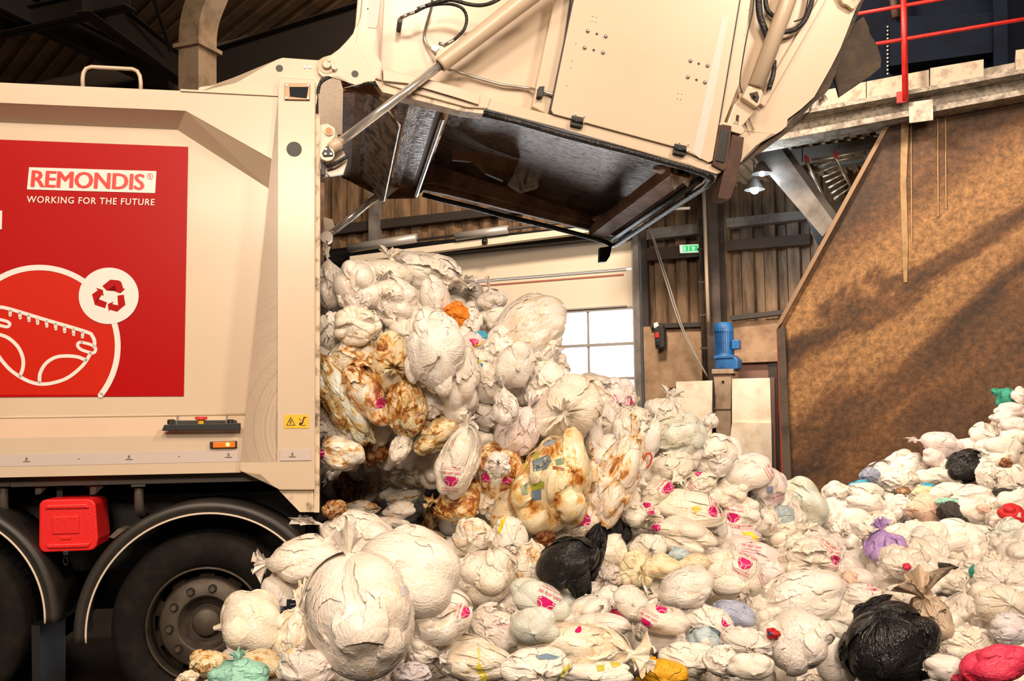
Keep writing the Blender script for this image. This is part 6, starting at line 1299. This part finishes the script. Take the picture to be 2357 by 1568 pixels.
ANCH = [(2046, 1266, 'the purple bag'), (2068, 1500, 'the big glossy black bag'), (1321, 1300, 'the torn black bag'), (2136, 1176, 'the peach coloured bag'), (2231, 1076, 'the black bag high on the right heap'), (1310, 952, 'the big star pleated bag'), (1282, 1108, 'the huge clear bag'), (1001, 810, 'the brightest big white bag'), (1529, 1558, 'the yellow bag'), (1692, 1412, 'the blue grey bag'),
        (1217, 762, 'the big puffy see-through bag'), (1848, 1158, 'the grey green translucent bag'), (810, 1436, 'the largest white bag'), (2338, 1188, 'the red packaging'), (1572, 1236, 'the long smooth cream bag'), (1846, 1378, 'the very large soft white bag'), (2322, 916, 'the top green bag'), (1979, 1122, 'the sky blue handle'), (1243, 1392, 'the big nappy logo bag'), (2154, 1440, 'the tan see-through bag'), (931, 944, 'the orange brown stained bag'), (2304, 1538, 'the bright pink red bag'), (1874, 1298, 'the big round off-white bag')]
def rel(px, py):
    best = min(ANCH, key=lambda a: (a[0] - px) ** 2 + (a[1] - py) ** 2); dx, dy = px - best[0], py - best[1]; dist = math.hypot(dx, dy)
    ho = 'right' if dx > 0 else 'left'; ve = 'below' if dy > 0 else 'above'
    w = f'{ve}' if abs(dy) > 2.2 * abs(dx) else (f'to the {ho} of' if abs(dx) > 2.2 * abs(dy) else f'{ve} and {ho} of')
    return w, best[2], dist
rg = random.Random(5); cand = []
def covered(x, y, k=.80):
    return any(((x - b['px']) / b['rx']) ** 2 + ((y - b['py']) / b['ry']) ** 2 < k for b in BAGS)
for gy in range(620, 1568, 9):
    for gx in range(430, 2357, 9):
        if far_in(gx, gy, 14) and not covered(gx, gy, 1.0) and not hollow(gx, gy): cand.append((gx, gy))
rg.shuffle(cand); used = {}; nfill = 0
for gx, gy in cand:
    if nfill >= 50: break
    if covered(gx, gy, 1.0): continue
    R = rg.uniform(26, 36) if depth(gx, gy) < 8 else rg.uniform(16, 24)
    free = sum(not covered(gx + R * .5 * math.cos(k), gy + R * .5 * math.sin(k), 1.0) for k in range(6))
    if free < 4: continue
    w, an, dist = rel(gx, gy); ap = rg.choice([('C', 'cream'), ('W', 'white'), ('S', 'beige white'), ('W', 'white')]); kd, kn = rg.choice([('b', 'smooth'), ('a', 'pleated'), ('c', 'lumpy'), ('d', 'crumpled')])
    far_ = '' if dist < 110 else 'well '
    lb = f'{kn} {ap[1]} filler bag {far_}{w} {an}'.replace('filler ', 'small ')
    if lb in used: lb = lb.replace('small bag', 'flat little bag')
    if lb in used: lb = lb.replace('flat little bag', 'half buried bag')
    if lb in used: lb = lb.replace('half buried bag', 'squashed bag')
    if lb in used: continue
    used[lb] = 1; nfill += 1
    put_bag(gx, gy, R, R * rg.uniform(.7, .95), rg.uniform(-40, 40), rg.choice('FULR'), ap[0], rg.choice((0, 0, .05, .15)), kd, .12, -1, label=lb, group='half hidden bags in the gaps')
print('fill bags', nfill, 'bags', len(BAGS))
# the packed mass: one object
pool = [film_bag(300 + i, 4, **dict(B, slack=1.3, circ=1.3, base=.7)) for i in range(5)]
def mass(name, label, pts):
    X = []; Fc = []; off = 0
    for (px, py, r, d) in pts:
        x, f = pool[rg.randrange(5)]; s = d / F; q = Matrix.Rotation(rg.uniform(0, 6.28), 3, 'X') @ Matrix.Rotation(rg.uniform(0, 6.28), 3, 'Y') @ Matrix.Rotation(rg.uniform(0, 6.28), 3, 'Z')
        Rm = np.array(q) * (r * s); Rm[:, 0] *= rg.uniform(.7, 1.1); X.append((x @ Rm.T) + np.array(at(px, py, d))); Fc.append(f + off); off += len(x)
    me = np_mesh(name, np.concatenate(X), np.concatenate(Fc)); me.materials.append(FILM); o = link(name, me); o.color = (*COLS['S'], .93); return tag(o, label, 'rubbish bags', kind='stuff')
pm = []
for gy in range(600, 1640, 40):
    for gx in range(440, 2760, 46):
        x = gx + rg.uniform(-14, 14) + (20 if (gy // 40) % 2 else 0); y = gy + rg.uniform(-12, 12); far = min(depth(x, y), 9.2 if x > 2380 else 99)
        if hollow(x, y): continue
        r = 38 if far < 8 else 26
        if far_in(x, y, r * .75): pm.append((x, y, r, far + .17 + .004 * r)); 
        if far_in(x, y, r * 1.3) and rg.random() < .5: pm.append((x, y, r * 1.5, far + .6))
for k in range(34): pm.append((rg.uniform(760, 1060), rg.uniform(1060, 1250), rg.uniform(30, 50), rg.uniform(7.7, 8.4)))
for gy in range(1060, 1270, 34):
    for gx in range(750, 1090, 38): pm.append((gx + rg.uniform(-9, 9), gy + rg.uniform(-9, 9), 46, rg.uniform(7.9, 8.5)))
mass('packed_rubbish_bags', 'packed mass of pale rubbish bags filling the heap behind the ones in front', pm)
print('mass', len(pm))
# ------------------------------------------------------------------ prints on the bags: part meshes lying on the film
DG = bpy.context.evaluated_depsgraph_get(); DG.update()
TREES = {}
def tree(me):
    if me.name not in TREES: TREES[me.name] = BVHTree.FromPolygons([v.co[:] for v in me.vertices], [tuple(p.vertices) for p in me.polygons])
    return TREES[me.name]
BY = {}
def hit_bag(b, px, py):
    o = b['o']; M = BY.get(o.name)
    if M is None: M = BY[o.name] = (o.matrix_world.inverted(), o.matrix_world.copy())
    o0 = M[0] @ CAMPOS; d = (M[0].to_3x3() @ ray(px, py)); h = tree(o.data).ray_cast(o0, d.normalized())
    return (h[0], M) if h[0] else (None, M)
def find(px, py):
    best = None
    for b in BAGS:
        if abs(b['px'] - px) < b['rx'] * 1.5 + 20 and abs(b['py'] - py) < b['ry'] * 1.5 + 20:
            h, M = hit_bag(b, px, py)
            if h is not None:
                dd_ = (M[1] @ h - CAMPOS).length
                if best is None or dd_ < best[0]: best = (dd_, b)
    return best[1] if best else None
def decal(bag, name, V, Fc, m, off=.0035):     # V: list of image points, projected on the film
    P = []; ok = []
    for x, y in V:
        h, M = hit_bag(bag, x, y)
        if h is None: P.append((0, 0, 0)); ok.append(False); continue
        w = M[1] @ h; w = w + (CAMPOS - w).normalized() * off; P.append(tuple(M[0] @ w)); ok.append(True)
    sz = lambda f: max((Vector(P[f[0]]) - Vector(P[k])).length for k in f)
    Fc = [f for f in Fc if all(ok[k] for k in f) and sz(f) < .6]
    if not Fc: return
    me = bpy.data.meshes.new(name); me.from_pydata(P, [], Fc); me.update(); link(name, me, m, bag['o'])
def xf(px, py, s, rot, pts):
    c, s_ = math.cos(math.radians(rot)), math.sin(math.radians(rot)); return [(px + s * (x * c - y * s_), py - s * (x * s_ + y * c)) for x, y in pts]
def grid_fill(poly, n=16):
    xs = [p[0] for p in poly]; ys = [p[1] for p in poly]; bm = bmesh.new(); f = bm.faces.new([bm.verts.new((x, y, 0)) for x, y in poly])
    for k in range(1, n):
        for co, no in (((min(xs) + (max(xs) - min(xs)) * k / n, 0, 0), (1, 0, 0)), ((0, min(ys) + (max(ys) - min(ys)) * k / n, 0), (0, 1, 0))):
            bmesh.ops.bisect_plane(bm, geom=bm.verts[:] + bm.edges[:] + bm.faces[:], plane_co=co, plane_no=no)
    bm.verts.index_update(); V = [(v.co.x, v.co.y) for v in bm.verts]; Fc = [tuple(v.index for v in f.verts) for f in bm.faces]; bm.free(); return V, Fc
def strokes(lines, w):
    V = []; Fc = []
    for ln in lines:
        P = [Vector((*p, 0)) for p in ln]; P = bez(P, 5) if len(P) > 2 else [P[0].lerp(P[1], k / 8) for k in range(9)]
        b0 = len(V)
        for i, p in enumerate(P):
            t = P[min(i + 1, len(P) - 1)] - P[max(i - 1, 0)]; n = Vector((-t.y, t.x, 0)).normalized() * w; V += [(p.x + n.x, p.y + n.y), (p.x - n.x, p.y - n.y)]
        for i in range(len(P) - 1): a = b0 + i * 2; Fc.append((a, a + 1, a + 3, a + 2))
    return V, Fc
magenta = mat('print_magenta', (.62, .006, .16), .4); magl = mat('print_magenta_thin', (.66, .12, .22), .45); wprint = mat('print_white', (.85, .80, .78), .4); navyp = mat('print_navy', (.012, .016, .03), .4)
PANTS = [(-1, .42), (-.8, .62), (-.2, .66), (.4, .62), (.98, .46), (1, .15), (.8, -.25), (.45, -.6), (0, -.72), (-.45, -.6), (-.8, -.25), (-1, .15)]
PV_, PF_ = grid_fill(PANTS)
WV_, WF_ = strokes([[(-.98, .1), (-.55, .05), (-.3, -.25), (-.3, -.66)], [(.98, .1), (.55, .05), (.3, -.25), (.3, -.66)], [(-1, .32), (-.75, .32), (-.72, .5), (-.98, .52)], [(1, .32), (.75, .32), (.72, .5), (.98, .52)]], .035)
TXT = {k: text_mesh(k, .012) for k in ('zak voor luiers', 'incontinentie producten', 'HOORT NIET IN DEZE ZAK')}
def tlines(px, py, s, rot, rows, bag, m):
    for txt, yc, h, wd in rows:
        V, Fc = TXT[txt]; decal(bag, 'printed_lettering', xf(px, py, s, rot, [((x - .5) * wd, yc + (y - .5) * h) for x, y in V]), Fc, m)
    
for px, py, s, rot, tx in ((877, 928, 15, 60, 1), (790, 866, 11, 100, 0), (960, 948, 13, 110, 1), (736, 1045, 16, 90, 0), (1038, 1108, 17, -5, 3), (1117, 1100, 13, -60, 0), (1167, 1104, 14, 60, 0), (1086, 1224, 15, 15, 2), (1347, 1198, 18, 85, 1), (1539, 1124, 16, 50, 1), (1612, 1089, 13, 10, 1), (1641, 1178, 14, -70, 1), (1688, 1192, 16, -10, 3),
                        (1510, 1216, 12, 10, 1), (1714, 1298, 18, -25, 3), (1926, 1290, 15, -15, 2), (1255, 1391, 22, -27, 4), (1522, 1398, 17, -60, 1), (1484, 1437, 17, -30, 1), (1332, 1450, 9, 50, 0), (2015, 1364, 11, -20, 1), (1072, 1410, 14, 75, 1), (1670, 1434, 12, -40, 1), (1090, 788, 13, 5, 0), (1457, 925, 11, 80, 1), (1489, 1163, 9, 0, 0), (1498, 1182, 9, 10, 1)):
    b = find(px, py)
    if not b: print('decal miss', px, py); continue
    decal(b, 'printed_logo', xf(px, py, s, rot, PV_), PF_, magenta)
    V, Fc = WV_, WF_
    P = xf(px, py, s, rot, V)
    # white lines sit a little above the magenta patch
    CAMK = CAMPOS
    decal(b, 'logo_outline', P, Fc, wprint, .006) if s > 9 else None
    if tx:
        rows = [('zak voor luiers', 1.15, .42, 2.6), ('incontinentie producten', 1.6, .2, 2.4), ('incontinentie producten', 1.85, .16, 2.2)]
        if tx >= 2: rows += [('incontinentie producten', -1.0, .26, 2.4), ('HOORT NIET IN DEZE ZAK', -1.35, .3, 2.3)]
        if tx >= 4: rows += [('incontinentie producten', -1.9 - .22 * k, .14, 1.6) for k in range(4)]
        tlines(px, py, s, rot, rows, b, magl)
for px, py, s, rot in ((1775, 1090, 16, -60), (1600, 1125, 14, -40), (1640, 1150, 14, -75), (1300, 1352, 14, 20), (1760, 1340, 16, -70), (1730, 1262, 18, -10), (1795, 1145, 14, 20), (1905, 1255, 16, -40), (1420, 925, 14, -60), (746, 962, 12, 0), (1152, 1436, 14, -20), (2010, 1352, 12, -10), (1660, 1460, 10, 60), (1715, 1215, 14, 0)):
    b = find(px, py)
    if b and b['col'] != 'K': tlines(px, py, s, rot, [('zak voor luiers', .3, .45, 2.6), ('incontinentie producten', -.2, .24, 2.5), ('incontinentie producten', -.55, .24, 2.5)], b, magl)
# dark labels on the bag by the wheel
b = find(648, 1403)
if b:
    V, Fc = grid_fill([(634, 1396.5), (659, 1395.5), (660, 1380), (683, 1379), (682, 1397), (669, 1400), (674, 1406), (660, 1411), (645, 1414.5), (638, 1414)]); decal(b, 'dark_label', V, Fc, navyp)
    for t, x, y, s, r, m in (('FLUFF', 649, 1400, 6, 5, wprint), ('producten', 649, 1406, 8, 3, wprint), ('SAVE', 675, 1384, 6, 8, wprint), ('producten', 674, 1391, 6, 8, wprint), ('NEE', 625, 1406, 9, -12, navyp), ('OMENSIO', 621, 1388, 10, -10, navyp)):
        if t in ('FLUFF', 'SAVE'): continue
        V, Fc = text_mesh(t, .02); h = .5 if t == 'NEE' else .3
        o_ = 0
        P = []; PX = xf(x, y, s, r, [((u - .5) * 2, (w - .5) * h * 1.6) for u, w in V]); decal(b, 'printed_lettering', PX, Fc, m)
    V, Fc = text_mesh('BUZZY', .03); decal(b, 'printed_lettering', xf(649, 1400, 5.5, 5, [((u - .5) * 2, (w - .5) * .8) for u, w in V]), Fc, wprint)
b = find(750, 758)
if b:
    V, Fc = text_mesh('winches', .01); decal(b, 'printed_lettering', xf(744, 760, 15, 50, [((u - .5) * 2, (w - .5) * .55) for u, w in V]), Fc, mat('print_grey', (.14, .11, .09), .5))
    V, Fc = strokes([[(745, 790), (749, 777)], [(754, 790), (757, 776), (764, 768)], [(761, 790), (765, 777), (770, 771)], [(768, 791), (770, 782), (773, 774)], [(774, 792), (775, 782)]], .9); decal(b, 'printed_stripes', V, Fc, mat('print_grey', (.14, .11, .09), .5))
# coloured content patches seen through the big clear bag
def patch(poly, colr, nm='content_patch'):
    cx_ = sum(p[0] for p in poly) / len(poly); cy_ = sum(p[1] for p in poly) / len(poly); b = find(cx_, cy_)
    if b: V, Fc = grid_fill(poly, 10); decal(b, nm, V, Fc, mat(nm + '_' + str(abs(hash(str(colr))) % 999), colr, .35))
for poly, c_ in (([(1224, 1060), (1262, 1046), (1270, 1062), (1258, 1080), (1228, 1086)], (.16, .20, .24)), ([(1222, 1132), (1245, 1126), (1246, 1150), (1226, 1153)], (.15, .22, .30)), ([(1221, 1116), (1252, 1108), (1252, 1124), (1223, 1130)], (.38, .42, .04)), ([(1278, 1058), (1297, 1054), (1298, 1068), (1280, 1072)], (.22, .30, .18)),
                 ([(1225, 1044), (1244, 1040), (1240, 1056), (1228, 1060)], (.40, .38, .06)), ([(1248, 1022), (1262, 1013), (1282, 1012), (1274, 1024), (1256, 1028)], (.26, .38, .50)), ([(1198, 1118), (1212, 1112), (1216, 1138), (1202, 1140)], (.30, .36, .22)), ([(1272, 1072), (1300, 1078), (1298, 1084), (1272, 1080)], (.30, .10, .02)), ([(1206, 1060), (1212, 1058), (1212, 1082), (1206, 1084)], (.5, .48, .08)),
                 ([(1232, 1510), (1258, 1504), (1290, 1512), (1276, 1518), (1240, 1518)], (.20, .30, .42)), ([(1093, 1536), (1104, 1528), (1116, 1545), (1124, 1568), (1110, 1568)], (.62, .55, .05)), ([(1101, 1488), (1104, 1488), (1104, 1530), (1101, 1530)], (.70, .62, .10)), ([(1296, 1540), (1310, 1526), (1313, 1534), (1296, 1562), (1284, 1566)], (.60, .56, .08)), ([(1372, 1532), (1390, 1530), (1392, 1544), (1376, 1546)], (.85, .60, .03)), ([(1404, 1524), (1428, 1516), (1430, 1530), (1412, 1538)], (.85, .60, .03)),
                 ([(1478, 1328), (1486, 1324), (1487, 1334), (1480, 1337)], (.55, .55, .10)), ([(1765, 1120), (1780, 1119), (1779, 1137), (1765, 1136)], (.30, .34, .50)), ([(1556, 1280), (1578, 1276), (1578, 1284), (1557, 1288)], (.40, .58, .62)), ([(1612, 1474), (1630, 1468), (1640, 1488), (1622, 1496)], (.80, .74, .66)), ([(1750, 1462), (1766, 1452), (1780, 1458), (1772, 1464)], (.02, .05, .22)), ([(1771, 1474), (1786, 1462), (1797, 1474), (1782, 1484)], (.50, .02, .03)),
                 ([(1706, 1222), (1714, 1226), (1728, 1224), (1744, 1236), (1742, 1246), (1734, 1244), (1732, 1234), (1712, 1232)], (.90, .70, .02)), ([(1590, 1168), (1608, 1162), (1616, 1172), (1600, 1182)], (.80, .58, .14)), ([(660, 1494), (672, 1480), (676, 1500), (664, 1512)], (.78, .66, .16)), ([(640, 1532), (650, 1524), (652, 1540)], (.20, .34, .48)), ([(920, 1350), (942, 1346), (944, 1366), (924, 1374)], (.62, .62, .68)), ([(1097, 830), (1110, 828), (1106, 842)], (.34, .46, .05)), ([(1104, 836), (1112, 838), (1110, 846)], (.05, .20, .50)),
                 ([(1158, 1182), (1164, 1180), (1166, 1190), (1150, 1232), (1144, 1230)], (.88, .62, .01)), ([(2345, 1180), (2350, 1180), (2350, 1192), (2340, 1190)], (.75, .6, .55)), ([(1071, 800), (1112, 788), (1112, 792), (1073, 806)], (.88, .66, .05))): patch(poly, c_)
# loose red loop, torn bag ends in the hopper
def loop(pts, d, r, m, name, label, cat):
    P = bez([at(x, y, d) for x, y in pts]); bm = bmesh.new(); add_tube(bm, P, r, 8); return tag(bmo(name, bm, m, None, True), label, cat)
loop([(1476, 1080), (1484, 1050), (1496, 1044), (1500, 1056), (1494, 1072), (1488, 1078)], 6.42, .006, mat('loop_red', (.75, .05, .02), .4), 'tie_loop', 'thin red tie loop at the upper left of the long slanting cream bag', 'tie')
p = T(1440, 474, 2.15)
def hop(px, py, v, r, ry, nk, cl, kd, lb, tf=-1):
    o = put_bag(px, py, r, ry, 0, nk, cl, .15, kd, 0, tf, label=lb, group='scraps left in the tailgate'); w = TM @ T(px, py, v); o.location = w; k = ((w - CAMPOS).dot(-EZ)) / depth(px, py); o.scale = o.scale * k
hop(1442, 474, 1.9, 20, 15, 'F', 'S', 'b', 'small pale bag caught on the rear beam inside the tailgate')
hop(1388, 502, 2.1, 22, 12, 'F', 'T', 'a', 'brownish white bag scrap in the far corner of the tailgate')
hop(1410, 494, 2.0, 14, 10, 'F', 'C', 'c', 'tiny bag scrap between the two others in the tailgate corner')
hop(1530, 390, .30, 28, 9, 'R', 'P', 'b', 'torn white bag with red print hanging over the tailgate seal')
hop(1553, 412, .25, 9, 26, 'D', 'C', 'd', 'dangling shred of white film under the tailgate seal')
hop(1582, 408, .25, 10, 22, 'D', 'C', 'd', 'second dangling film shred closer to the tailgate corner')
